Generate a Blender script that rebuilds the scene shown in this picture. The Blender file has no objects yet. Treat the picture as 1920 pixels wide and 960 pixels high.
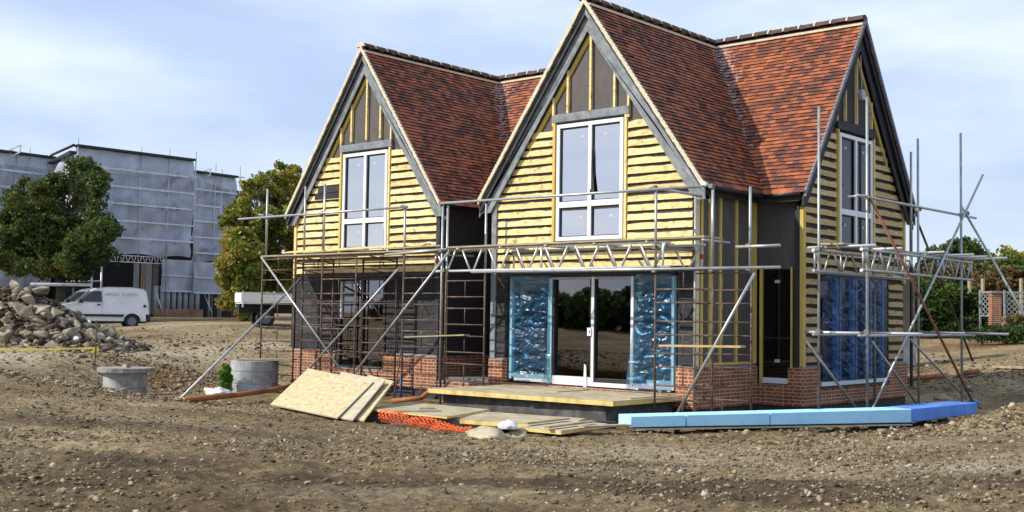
import bpy, bmesh, math, random
import numpy as np
from mathutils import Vector, Matrix, noise as mnoise
R_ = math.radians
random.seed(7); rng = np.random.default_rng(11)
S = bpy.context.scene
COL = S.collection
# ------------------------------------------------------------------ camera
FPX = 2163.64
CAM = Vector((15.7492, -20.4003, 1.0262))
FW = Vector((-0.65934577, 0.75002449, 0.05221515)); RT = Vector((0.75148652, 0.65957356, 0.01518973)); UP = Vector((0.02304706, -0.04925426, 0.99852033))
cd = bpy.data.cameras.new("camera"); cam = bpy.data.objects.new("camera", cd); COL.objects.link(cam)
cd.sensor_width = 36; cd.lens = 36 * FPX / 1920; cd.clip_end = 3000; cd.clip_start = 0.1
cam.matrix_world = Matrix(((RT.x, UP.x, -FW.x, CAM.x), (RT.y, UP.y, -FW.y, CAM.y), (RT.z, UP.z, -FW.z, CAM.z), (0, 0, 0, 1)))
S.camera = cam
# ------------------------------------------------------------------ sky, sun, exposure
SUN = Vector((-0.59, -0.807, 0)).normalized(); EL = R_(36)
w = bpy.data.worlds.new("World"); S.world = w; w.use_nodes = True
nt = w.node_tree; nt.nodes.clear()
def N(t, typ, **k):
    n = t.nodes.new(typ)
    for a, b in k.items():
        if a.startswith('i_'): n.inputs[a[2:].replace('_', ' ')].default_value = b
        elif a.startswith('n_'): n.inputs[int(a[2:])].default_value = b
        else: setattr(n, a, b)
    return n
sky = N(nt, 'ShaderNodeTexSky', sky_type='NISHITA', sun_disc=False, sun_elevation=EL, sun_rotation=math.atan2(SUN.x, SUN.y), air_density=1.0, dust_density=1.6, ozone_density=1.0)
tc = N(nt, 'ShaderNodeTexCoord'); mp = N(nt, 'ShaderNodeMapping'); mp.inputs['Scale'].default_value = (1.0, 1.0, 3.4); mp.inputs['Rotation'].default_value = (0.1, 0.05, 0.5); mp.inputs['Location'].default_value = (0.3, 1.7, 0.2)
nz = N(nt, 'ShaderNodeTexNoise', i_Scale=2.6, i_Detail=9.0, i_Roughness=0.52, i_Distortion=0.35)
rp = N(nt, 'ShaderNodeValToRGB'); rp.color_ramp.elements[0].position = 0.36; rp.color_ramp.elements[1].position = 0.66
nz2 = N(nt, 'ShaderNodeTexNoise', i_Scale=4.5, i_Detail=7.0, i_Roughness=0.5)
rp2 = N(nt, 'ShaderNodeValToRGB'); rp2.color_ramp.elements[0].position = 0.38; rp2.color_ramp.elements[1].position = 0.66
rp2.color_ramp.elements[0].color = (4.9, 6.1, 8.7, 1); rp2.color_ramp.elements[1].color = (6.9, 7.8, 9.1, 1)
mx = N(nt, 'ShaderNodeMixRGB'); bg = N(nt, 'ShaderNodeBackground', i_Strength=0.115); out = N(nt, 'ShaderNodeOutputWorld')
sepw = N(nt, 'ShaderNodeSeparateXYZ')
L = nt.links.new
L(tc.outputs['Generated'], mp.inputs[0]); L(mp.outputs[0], nz.inputs[0]); L(nz.outputs[0], rp.inputs[0]); L(mp.outputs[0], nz2.inputs[0]); L(nz2.outputs[0], rp2.inputs[0])
fm = N(nt, 'ShaderNodeMath', operation='MULTIPLY_ADD'); fm.inputs[1].default_value = 0.3; fm.inputs[2].default_value = 0.68
L(rp.outputs[0], fm.inputs[0]); L(fm.outputs[0], mx.inputs[0]); L(sky.outputs[0], mx.inputs[1]); L(rp2.outputs[0], mx.inputs[2]); L(mx.outputs[0], bg.inputs[0]); L(bg.outputs[0], out.inputs[0])
sl = bpy.data.lights.new("sun", 'SUN'); sl.energy = 4.6; sl.angle = R_(0.6); sl.color = (1.0, 0.93, 0.82)
so = bpy.data.objects.new("sun", sl); COL.objects.link(so)
sd = Vector((SUN.x * math.cos(EL), SUN.y * math.cos(EL), math.sin(EL)))
so.rotation_euler = sd.to_track_quat('Z', 'Y').to_euler(); so.location = (0, 0, 60)
S.view_settings.view_transform = 'Standard'; S.view_settings.look = 'None'; S.view_settings.exposure = 0.16; S.view_settings.gamma = 1
# ------------------------------------------------------------------ authoring helpers
def ray(px, py): return FW + RT * ((px - 960) / FPX) - UP * ((py - 480) / FPX)
def un(px, py, ax, val):
    d = ray(px, py); i = 'xyz'.index(ax); return CAM + d * ((val - CAM[i]) / d[i])
def dep(px, py, z): return CAM + ray(px, py) * z
# ------------------------------------------------------------------ materials
def newmat(name):
    m = bpy.data.materials.new(name); m.use_nodes = True; t = m.node_tree
    return m, t, t.nodes['Principled BSDF']
def ramp(t, stops, fac=None, interp='LINEAR'):
    r = N(t, 'ShaderNodeValToRGB'); e = r.color_ramp.elements; r.color_ramp.interpolation = interp
    while len(e) < len(stops): e.new(0.5)
    for k, (p, c) in enumerate(stops): e[k].position = p; e[k].color = (c[0], c[1], c[2], 1)
    if fac is not None: t.links.new(fac, r.inputs[0])
    return r
def coords(t, kind='Object', scale=(1, 1, 1)):
    if kind == 'World': src = N(t, 'ShaderNodeNewGeometry').outputs['Position']
    elif kind == 'UV': src = N(t, 'ShaderNodeTexCoord').outputs['UV']
    else: src = N(t, 'ShaderNodeTexCoord').outputs['Object']
    m = N(t, 'ShaderNodeMapping'); m.inputs['Scale'].default_value = scale; t.links.new(src, m.inputs[0]); return m.outputs[0]
def noisy(name, stops, scale=5, rough=0.8, bump=0.1, bscale=None, aniso=(1, 1, 1), kind='Object', detail=6, metal=0, spec=0.3, bdist=0.02, island=0.0):
    m, t, b = newmat(name); c = coords(t, kind, aniso)
    n = N(t, 'ShaderNodeTexNoise', i_Scale=scale, i_Detail=detail, i_Roughness=0.6); t.links.new(c, n.inputs[0])
    fac = n.outputs[0]
    if island:
        g = N(t, 'ShaderNodeNewGeometry'); ma = N(t, 'ShaderNodeMath', operation='MULTIPLY_ADD'); ma.inputs[1].default_value = island; t.links.new(g.outputs['Random Per Island'], ma.inputs[0])
        m2 = N(t, 'ShaderNodeMath', operation='SUBTRACT'); t.links.new(fac, m2.inputs[0]); m2.inputs[1].default_value = island / 2; t.links.new(m2.outputs[0], ma.inputs[2]); fac = ma.outputs[0]
    r = ramp(t, stops, fac); t.links.new(r.outputs[0], b.inputs['Base Color'])
    b.inputs['Roughness'].default_value = rough; b.inputs['Metallic'].default_value = metal; b.inputs['Specular IOR Level'].default_value = spec
    if bump:
        n2 = N(t, 'ShaderNodeTexNoise', i_Scale=bscale or scale * 3, i_Detail=5.0); t.links.new(c, n2.inputs[0])
        bp = N(t, 'ShaderNodeBump', i_Strength=bump, i_Distance=bdist); t.links.new(n2.outputs[0], bp.inputs['Height']); t.links.new(bp.outputs[0], b.inputs['Normal'])
    return m
def flat(name, c, rough=0.6, metal=0, spec=0.4, var=0.12):
    c2 = tuple(x * (1 - var) for x in c); c3 = tuple(min(1, x * (1 + var)) for x in c)
    return noisy(name, [(0.3, c2), (0.7, c3)], 6, rough, 0.05, metal=metal, spec=spec)
M = {}
M['steel'] = noisy('galvanised_steel', [(0.3, (0.30, 0.32, 0.32)), (0.6, (0.46, 0.48, 0.47)), (0.75, (0.34, 0.30, 0.26))], 5, 0.42, 0.06, metal=0.55, spec=0.5)
M['steelwhite'] = noisy('bright_aluminium', [(0.3, (0.66, 0.67, 0.66)), (0.7, (0.80, 0.80, 0.78))], 6, 0.38, 0.04, metal=0.45, spec=0.5)
M['rust'] = noisy('rusty_steel', [(0.3, (0.05, 0.03, 0.022)), (0.55, (0.13, 0.085, 0.062)), (0.72, (0.26, 0.20, 0.16))], 7, 0.75, 0.2, spec=0.3)
M['rustred'] = noisy('red_rusty_steel', [(0.3, (0.20, 0.08, 0.05)), (0.7, (0.30, 0.15, 0.10))], 7, 0.7, 0.1)
M['coupler'] = noisy('coupler_steel', [(0.3, (0.12, 0.11, 0.09)), (0.7, (0.27, 0.24, 0.2))], 20, 0.6, 0.1, metal=0.4)
def wood(name, a, b2, c, aniso=(1, 1, 1), scale=4, knots=True, rough=0.7, island=0.25, kind='World'):
    m, t, bs = newmat(name); co = coords(t, kind, aniso)
    n = N(t, 'ShaderNodeTexNoise', i_Scale=scale, i_Detail=7.0, i_Roughness=0.62, i_Distortion=0.4); t.links.new(co, n.inputs[0])
    g = N(t, 'ShaderNodeNewGeometry'); ma = N(t, 'ShaderNodeMath', operation='MULTIPLY_ADD'); ma.inputs[1].default_value = island; ma.inputs[2].default_value = -island / 2
    t.links.new(g.outputs['Random Per Island'], ma.inputs[0]); ad = N(t, 'ShaderNodeMath', operation='ADD'); t.links.new(n.outputs[0], ad.inputs[0]); t.links.new(ma.outputs[0], ad.inputs[1])
    r = ramp(t, [(0.25, a), (0.5, b2), (0.75, c)], ad.outputs[0]); col = r.outputs[0]
    if knots:
        c2 = coords(t, kind, (1, 1, 1)); v = N(t, 'ShaderNodeTexNoise', i_Scale=5.5, i_Detail=5.0, i_Roughness=0.7); t.links.new(c2, v.inputs[0])
        rr = ramp(t, [(0.54, (0, 0, 0)), (0.72, (0.8, 0.8, 0.8))], v.outputs[0]); mxx = N(t, 'ShaderNodeMixRGB'); mxx.inputs[2].default_value = (0.10, 0.085, 0.045, 1)
        t.links.new(rr.outputs[0], mxx.inputs[0]); t.links.new(col, mxx.inputs[1]); col = mxx.outputs[0]
    t.links.new(col, bs.inputs['Base Color']); bs.inputs['Roughness'].default_value = rough; bs.inputs['Specular IOR Level'].default_value = 0.25
    bp = N(t, 'ShaderNodeBump', i_Strength=0.25, i_Distance=0.01); t.links.new(n.outputs[0], bp.inputs['Height']); t.links.new(bp.outputs[0], bs.inputs['Normal'])
    return m
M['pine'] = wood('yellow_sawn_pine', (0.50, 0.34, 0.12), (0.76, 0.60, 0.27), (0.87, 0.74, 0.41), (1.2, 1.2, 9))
M['pineshade'] = wood('shaded_brown_pine', (0.30, 0.20, 0.09), (0.46, 0.33, 0.15), (0.55, 0.42, 0.21), (1.2, 1.2, 9))  # pine with shade darkened into it; also used for crate and plank
M['pineshade_mid'] = wood('shaded_yellow_pine', (0.36, 0.25, 0.10), (0.54, 0.40, 0.18), (0.64, 0.50, 0.25), (1.2, 1.2, 9))  # same yellow pine, shade of the right gable put into the colour
M['post'] = wood('yellow_treated_post', (0.42, 0.29, 0.05), (0.58, 0.43, 0.11), (0.66, 0.52, 0.18), (9, 9, 1), knots=False)
M['blackboard'] = noisy('black_stained_board', [(0.3, (0.012, 0.012, 0.015)), (0.55, (0.028, 0.028, 0.032)), (0.75, (0.07, 0.066, 0.066))], 5, 0.7, 0.4, 22, (1, 1, 5), 'World', island=0.25)
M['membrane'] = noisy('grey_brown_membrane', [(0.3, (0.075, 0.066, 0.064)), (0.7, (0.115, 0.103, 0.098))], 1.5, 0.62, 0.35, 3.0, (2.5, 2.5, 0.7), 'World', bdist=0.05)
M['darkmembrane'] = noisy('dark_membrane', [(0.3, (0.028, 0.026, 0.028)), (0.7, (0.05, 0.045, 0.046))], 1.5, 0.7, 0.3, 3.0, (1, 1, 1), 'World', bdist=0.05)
M['greyboard'] = noisy('grey_stained_timber', [(0.3, (0.13, 0.145, 0.16)), (0.55, (0.23, 0.25, 0.27)), (0.75, (0.33, 0.34, 0.345))], 5, 0.75, 0.2, 20, (1, 1, 1), 'World', island=0.1)
M['darkbarge'] = noisy('dark_barge_timber', [(0.3, (0.02, 0.02, 0.024)), (0.7, (0.05, 0.052, 0.06))], 5, 0.7, 0.2, 20, (1, 1, 1), 'World')
M['mortar'] = noisy('cream_mortar', [(0.3, (0.50, 0.44, 0.32)), (0.7, (0.72, 0.66, 0.50))], 12, 0.9, 0.5, 40, kind='World')
M['darkconcrete'] = noisy('shaded_tarred_concrete', [(0.25, (0.035, 0.035, 0.037)), (0.5, (0.08, 0.08, 0.08)), (0.75, (0.17, 0.165, 0.155))], 4, 0.85, 0.4, 14)  # tarred concrete, shade under the deck edge added to its colour
M['concrete'] = noisy('grey_concrete', [(0.25, (0.14, 0.135, 0.12)), (0.5, (0.25, 0.245, 0.225)), (0.75, (0.36, 0.35, 0.32))], 4, 0.9, 0.4, 14)
M['palecon'] = noisy('pale_concrete_ring', [(0.28, (0.17, 0.155, 0.125)), (0.42, (0.30, 0.30, 0.29)), (0.58, (0.40, 0.42, 0.43)), (0.75, (0.48, 0.49, 0.48))], 2.4, 0.85, 0.2, 12)
M['coping'] = noisy('grey_lead_capping', [(0.3, (0.14, 0.14, 0.16)), (0.7, (0.24, 0.23, 0.24))], 6, 0.7, 0.1, kind='World')
M['upvc'] = flat('white_frame', (0.74, 0.77, 0.80), 0.35, 0, 0.5, 0.05)
M['bluefoil'] = noisy('cyan_protective_film', [(0.3, (0.30, 0.62, 0.78)), (0.7, (0.48, 0.80, 0.92))], 9, 0.3, 0.3, 30, kind='World')
M['bluefoildark'] = noisy('blue_protective_film', [(0.3, (0.03, 0.16, 0.42)), (0.7, (0.08, 0.28, 0.60))], 9, 0.3, 0.3, 30, kind='World')
M['sticker'] = flat('white_sticker', (0.45, 0.45, 0.48), 0.6)
M['grey_pl'] = flat('grey_plastic', (0.35, 0.36, 0.38), 0.5)
M['blackpl'] = flat('black_plastic', (0.018, 0.018, 0.02), 0.5)
M['rubber'] = flat('black_rubber', (0.022, 0.021, 0.02), 0.85)
M['wheel'] = flat('steel_wheel', (0.20, 0.21, 0.22), 0.5, 0.3)
M['paint'] = noisy('white_van_paint', [(0.3, (0.66, 0.68, 0.72)), (0.7, (0.78, 0.79, 0.81))], 1.5, 0.28, 0.0, spec=0.5)
M['creampaint'] = noisy('cream_truck_paint', [(0.3, (0.70, 0.69, 0.58)), (0.6, (0.80, 0.80, 0.73)), (0.78, (0.45, 0.37, 0.26))], 3, 0.45, 0.1)
M['darkvoid'] = flat('dark_interior', (0.02, 0.02, 0.022), 0.9)
M['plaster'] = flat('interior_plaster', (0.16, 0.15, 0.14), 0.9)
M['rag'] = noisy('white_plastic_bag', [(0.3, (0.55, 0.54, 0.50)), (0.7, (0.80, 0.79, 0.76))], 9, 0.6, 0.5, 25)
M['clay'] = noisy('orange_clay_pipe', [(0.3, (0.26, 0.09, 0.035)), (0.7, (0.42, 0.16, 0.06))], 5, 0.6, 0.15)
M['yellowtape'] = flat('yellow_tape', (0.60, 0.48, 0.05), 0.5)
M['orangenet'] = flat('orange_net', (0.85, 0.16, 0.04), 0.55)
M['redband'] = flat('red_band', (0.6, 0.03, 0.03), 0.5)
M['bluepaint'] = flat('blue_paint', (0.03, 0.05, 0.22), 0.5)
M['bluefoam'] = noisy('blue_insulation_foam', [(0.3, (0.32, 0.66, 0.95)), (0.5, (0.40, 0.75, 1.0)), (0.75, (0.48, 0.81, 1.0))], 2.5, 0.75, 0.25, 9, island=0.12)
M['bluefoamshade'] = noisy('shaded_blue_insulation_foam', [(0.3, (0.09, 0.22, 0.66)), (0.7, (0.13, 0.30, 0.78))], 2.5, 0.75, 0.3, 9, island=0.12)  # same blue foam, shade on the faces past the corner coloured in
M['osb'] = noisy('strand_board', [(0.30, (0.26, 0.20, 0.10)), (0.42, (0.46, 0.38, 0.21)), (0.58, (0.56, 0.48, 0.29)), (0.75, (0.64, 0.56, 0.36))], 9, 0.8, 0.3, 30, (1, 1, 2.2), detail=9)
M['ply'] = noisy('grey_plywood', [(0.3, (0.36, 0.31, 0.22)), (0.6, (0.50, 0.44, 0.33)), (0.8, (0.60, 0.53, 0.38))], 3, 0.8, 0.15, 20)
M['dirtyply'] = noisy('muddy_plywood', [(0.3, (0.26, 0.21, 0.13)), (0.5, (0.40, 0.34, 0.23)), (0.75, (0.55, 0.49, 0.36))], 2.6, 0.85, 0.25, 18)
M['edge'] = noisy('yellow_board_edge', [(0.3, (0.46, 0.34, 0.12)), (0.5, (0.66, 0.51, 0.18)), (0.7, (0.78, 0.62, 0.27))], 5, 0.7, 0.1, 20)
M['scafboard'] = wood('scaffold_board', (0.20, 0.16, 0.10), (0.34, 0.28, 0.18), (0.48, 0.40, 0.27), (1, 1, 6), knots=False)
M['ridge'] = noisy('dark_ridge_tile', [(0.3, (0.05, 0.03, 0.028)), (0.6, (0.10, 0.055, 0.045)), (0.8, (0.16, 0.10, 0.08))], 4, 0.75, 0.2, kind='World', island=0.3)
def glass(name, refl, tint, wavy):
    m = bpy.data.materials.new(name); m.use_nodes = True; t = m.node_tree; t.nodes.clear()
    o = N(t, 'ShaderNodeOutputMaterial'); tr = N(t, 'ShaderNodeBsdfTransparent'); tr.inputs[0].default_value = tint + (1,)
    gl = N(t, 'ShaderNodeBsdfGlossy'); gl.inputs['Roughness'].default_value = 0.015; gl.inputs['Color'].default_value = (0.93, 0.93, 0.95, 1)
    fr = N(t, 'ShaderNodeLayerWeight'); fr.inputs[0].default_value = 0.35
    ma = N(t, 'ShaderNodeMath', operation='MULTIPLY_ADD'); ma.inputs[1].default_value = 0.6; ma.inputs[2].default_value = refl; ma.use_clamp = True
    t.links.new(fr.outputs['Fresnel'], ma.inputs[0]); mxs = N(t, 'ShaderNodeMixShader'); t.links.new(ma.outputs[0], mxs.inputs[0]); t.links.new(tr.outputs[0], mxs.inputs[1]); t.links.new(gl.outputs[0], mxs.inputs[2]); t.links.new(mxs.outputs[0], o.inputs[0])
    n = N(t, 'ShaderNodeTexNoise', i_Scale=1.1, i_Detail=1.0); t.links.new(coords(t, 'World'), n.inputs[0])
    bp = N(t, 'ShaderNodeBump', i_Strength=wavy, i_Distance=0.02); t.links.new(n.outputs[0], bp.inputs['Height']); t.links.new(bp.outputs[0], gl.inputs['Normal'])
    return m
M['glassup'] = glass('reflective_glass', 0.62, (0.3, 0.3, 0.34), 0.12)
M['glassdoor'] = glass('door_glass', 0.15, (0.30, 0.31, 0.35), 0.06)
M['glassshade'] = glass('dark_glass', 0.04, (0.10, 0.10, 0.12), 0.05)
def film(name, col, alpha, bump=1.0):
    m, t, b = newmat(name); c = coords(t, 'World', (1.0, 1.0, 2.4))
    n = N(t, 'ShaderNodeTexNoise', i_Scale=2.4, i_Detail=4.0, i_Roughness=0.55, i_Distortion=1.3); t.links.new(c, n.inputs[0])
    n.noise_type = 'RIDGED_MULTIFRACTAL' if hasattr(n, 'noise_type') else n.noise_type
    r = ramp(t, [(0.15, tuple(x * 0.25 for x in col)), (0.45, col), (0.80, tuple(min(1, x * 1.2 + .30) for x in col))], n.outputs[0]); t.links.new(r.outputs[0], b.inputs['Base Color'])
    ra = ramp(t, [(0.2, (alpha * 0.5,) * 3), (0.85, (min(1, alpha * 1.5),) * 3)], n.outputs[0]); t.links.new(ra.outputs[0], b.inputs['Alpha'])
    b.inputs['Roughness'].default_value = 0.24; b.inputs['Specular IOR Level'].default_value = 0.5; b.inputs['Coat Weight'].default_value = 0.15; b.inputs['Coat Roughness'].default_value = 0.08
    bp = N(t, 'ShaderNodeBump', i_Strength=bump, i_Distance=0.05); t.links.new(n.outputs[0], bp.inputs['Height']); t.links.new(bp.outputs[0], b.inputs['Normal'])
    return m
M['film'] = film('crinkled_blue_film', (0.10, 0.42, 0.84), 0.85, 0.8)
M['filmpale'] = film('pale_blue_film', (0.30, 0.72, 0.95), 0.75)
M['filmdark'] = film('dark_blue_film', (0.03, 0.20, 0.66), 0.72, 0.5)
# bricks
def brickmat(name, c1, c2, mort):
    m, t, b = newmat(name); g = N(t, 'ShaderNodeNewGeometry'); s = N(t, 'ShaderNodeSeparateXYZ'); t.links.new(g.outputs['Position'], s.inputs[0])
    a = N(t, 'ShaderNodeMath', operation='ADD'); t.links.new(s.outputs[0], a.inputs[0]); t.links.new(s.outputs[1], a.inputs[1])
    cb = N(t, 'ShaderNodeCombineXYZ'); t.links.new(a.outputs[0], cb.inputs[0]); t.links.new(s.outputs[2], cb.inputs[1])
    br = N(t, 'ShaderNodeTexBrick', squash=0.62, squash_frequency=2, offset=0.5); br.inputs['Scale'].default_value = 1; br.inputs['Brick Width'].default_value = 0.225; br.inputs['Row Height'].default_value = 0.0767; br.inputs['Mortar Size'].default_value = 0.0085; br.inputs['Mortar Smooth'].default_value = 0.3
    br.inputs['Color1'].default_value = c1 + (1,); br.inputs['Color2'].default_value = c2 + (1,); br.inputs['Mortar'].default_value = mort + (1,); t.links.new(cb.outputs[0], br.inputs[0])
    n = N(t, 'ShaderNodeTexNoise', i_Scale=2.3, i_Detail=5.0); t.links.new(g.outputs['Position'], n.inputs[0]); r = ramp(t, [(0.3, (0.68, 0.66, 0.66)), (0.7, (1.12, 1.08, 1.05))], n.outputs[0])
    mu = N(t, 'ShaderNodeMixRGB', blend_type='MULTIPLY'); mu.inputs[0].default_value = 1; t.links.new(br.outputs[0], mu.inputs[1]); t.links.new(r.outputs[0], mu.inputs[2]); t.links.new(mu.outputs[0], b.inputs['Base Color'])
    bp = N(t, 'ShaderNodeBump', i_Strength=0.6, i_Distance=0.008); bp.invert = True; t.links.new(br.outputs['Fac'], bp.inputs['Height']); t.links.new(bp.outputs[0], b.inputs['Normal']); b.inputs['Roughness'].default_value = 0.9
    return m
M['brick'] = brickmat('red_brickwork', (0.36, 0.115, 0.06), (0.19, 0.062, 0.036), (0.58, 0.47, 0.32))
# tiles
def tilemat():
    m, t, b = newmat('clay_roof_tiles'); uv = N(t, 'ShaderNodeTexCoord').outputs['UV']; s = N(t, 'ShaderNodeSeparateXYZ'); t.links.new(uv, s.inputs[0])
    def mth(op, a, bb=None, c=None):
        n = N(t, 'ShaderNodeMath', operation=op)
        for i, v in enumerate((a, bb, c)):
            if v is None: continue
            if isinstance(v, (int, float)): n.inputs[i].default_value = v
            else: t.links.new(v, n.inputs[i])
        return n.outputs[0]
    row = mth('FLOOR', s.outputs[1]); colm = mth('FLOOR', mth('ADD', s.outputs[0], mth('MULTIPLY', row, 0.5)))
    cb = N(t, 'ShaderNodeCombineXYZ'); t.links.new(colm, cb.inputs[0]); t.links.new(row, cb.inputs[1])
    wn = N(t, 'ShaderNodeTexWhiteNoise', noise_dimensions='2D'); t.links.new(cb.outputs[0], wn.inputs[0])
    pos = N(t, 'ShaderNodeNewGeometry').outputs['Position']
    n = N(t, 'ShaderNodeTexNoise', i_Scale=1.3, i_Detail=4.0, i_Roughness=0.6); t.links.new(pos, n.inputs[0])
    f = mth('ADD', mth('MULTIPLY', wn.outputs[0], 0.50), mth('MULTIPLY_ADD', n.outputs[0], 0.9, -0.24))
    r = ramp(t, [(0.12, (0.43, 0.135, 0.052)), (0.40, (0.29, 0.090, 0.040)), (0.56, (0.155, 0.055, 0.033)), (0.80, (0.082, 0.038, 0.032)), (1.0, (0.055, 0.032, 0.034))], f)
    # joints between the tiles of a row
    fr = mth('FRACT', mth('ADD', s.outputs[0], mth('MULTIPLY', row, 0.5))); j = mth('LESS_THAN', mth('ABSOLUTE', mth('SUBTRACT', fr, 0.5)), 0.47)
    jm = N(t, 'ShaderNodeMixRGB'); jm.inputs[1].default_value = (0.02, 0.012, 0.01, 1); t.links.new(j, jm.inputs[0]); t.links.new(r.outputs[0], jm.inputs[2])
    # lime bloom, worst along the valleys (attribute baked per vertex: 0..1)
    at = N(t, 'ShaderNodeAttribute', attribute_name='valley'); n3 = N(t, 'ShaderNodeTexNoise', i_Scale=9.0, i_Detail=4.0, i_Roughness=0.7); t.links.new(pos, n3.inputs[0])
    lm = mth('MULTIPLY', mth('GREATER_THAN', mth('ADD', mth('MULTIPLY', at.outputs['Fac'], 0.36), n3.outputs[0]), 0.76), 0.5)
    lx = N(t, 'ShaderNodeMixRGB'); lx.inputs[2].default_value = (0.55, 0.50, 0.50, 1); t.links.new(lm, lx.inputs[0]); t.links.new(jm.outputs[0], lx.inputs[1]); t.links.new(lx.outputs[0], b.inputs['Base Color'])
    b.inputs['Roughness'].default_value = 0.62; b.inputs['Specular IOR Level'].default_value = 0.35
    n2 = N(t, 'ShaderNodeTexNoise', i_Scale=25.0, i_Detail=3.0); t.links.new(pos, n2.inputs[0]); bp = N(t, 'ShaderNodeBump', i_Strength=0.25, i_Distance=0.01); t.links.new(n2.outputs[0], bp.inputs['Height']); t.links.new(bp.outputs[0], b.inputs['Normal'])
    return m
M['tile'] = tilemat()
def leafmat(name, stops, island=0.5):
    m, t, b = newmat(name); g = N(t, 'ShaderNodeNewGeometry'); n = N(t, 'ShaderNodeTexNoise', i_Scale=0.55, i_Detail=3.0); t.links.new(g.outputs['Position'], n.inputs[0])
    a = N(t, 'ShaderNodeMath', operation='MULTIPLY_ADD'); a.inputs[1].default_value = island; t.links.new(g.outputs['Random Per Island'], a.inputs[0])
    s = N(t, 'ShaderNodeMath', operation='MULTIPLY_ADD'); s.inputs[1].default_value = 1.3; s.inputs[2].default_value = -0.15 - island / 2; t.links.new(n.outputs[0], s.inputs[0]); t.links.new(s.outputs[0], a.inputs[2])
    r = ramp(t, stops, a.outputs[0]); t.links.new(r.outputs[0], b.inputs['Base Color']); b.inputs['Roughness'].default_value = 0.6; b.inputs['Specular IOR Level'].default_value = 0.2
    o = t.nodes['Material Output']; tl = N(t, 'ShaderNodeBsdfTranslucent'); t.links.new(r.outputs[0], tl.inputs[0]); mxs = N(t, 'ShaderNodeMixShader'); mxs.inputs[0].default_value = 0.3
    t.links.new(b.outputs[0], mxs.inputs[1]); t.links.new(tl.outputs[0], mxs.inputs[2]); t.links.new(mxs.outputs[0], o.inputs[0]); return m
M['leafdark'] = leafmat('dark_green_leaves', [(0.2, (0.03, 0.055, 0.016)), (0.5, (0.075, 0.12, 0.028)), (0.72, (0.14, 0.17, 0.035)), (0.9, (0.18, 0.13, 0.045))])
M['leafautumn'] = leafmat('turning_leaves', [(0.15, (0.06, 0.10, 0.02)), (0.42, (0.19, 0.23, 0.035)), (0.62, (0.33, 0.30, 0.05)), (0.85, (0.38, 0.22, 0.05))])
M['leafhedge'] = leafmat('hedge_leaves', [(0.2, (0.022, 0.045, 0.012)), (0.6, (0.055, 0.10, 0.02)), (0.9, (0.09, 0.15, 0.03))])
M['leafred'] = leafmat('red_brown_leaves', [(0.2, (0.06, 0.07, 0.022)), (0.5, (0.13, 0.12, 0.04)), (0.7, (0.18, 0.12, 0.045)), (0.9, (0.20, 0.08, 0.04))])
M['leafbright'] = leafmat('bright_green_leaves', [(0.2, (0.05, 0.14, 0.015)), (0.8, (0.14, 0.30, 0.03))])
M['bark'] = noisy('bark', [(0.3, (0.05, 0.04, 0.03)), (0.7, (0.12, 0.10, 0.075))], 8, 0.95, 0.5)
def sheetmat():
    m, t, b = newmat('grey_debris_sheeting'); c = coords(t, 'World', (1.6, 1.6, .55))
    n = N(t, 'ShaderNodeTexNoise', i_Scale=0.6, i_Detail=5.0, i_Roughness=0.5, i_Distortion=.4); t.links.new(c, n.inputs[0])
    r = ramp(t, [(0.3, (0.30, 0.33, 0.42)), (0.5, (0.38, 0.41, 0.50)), (0.7, (0.50, 0.53, 0.61))], n.outputs[0]); t.links.new(r.outputs[0], b.inputs['Base Color'])
    b.inputs['Roughness'].default_value = 0.5; b.inputs['Alpha'].default_value = 0.93
    bp = N(t, 'ShaderNodeBump', i_Strength=1.0, i_Distance=0.4); t.links.new(n.outputs[0], bp.inputs['Height']); t.links.new(bp.outputs[0], b.inputs['Normal']); return m
M['sheet'] = sheetmat()
M['sheetpale'] = noisy('pale_sheeting', [(0.3, (0.5, 0.5, 0.52)), (0.7, (0.72, 0.72, 0.74))], 1.5, 0.5, 0.4, 3, kind='World', bdist=0.1)
M['tapewhite'] = flat('white_sheet_band', (0.62, 0.64, 0.70), 0.5)
M['corr'] = flat('white_corrugated_panel', (0.34, 0.38, 0.42), 0.5)
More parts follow.
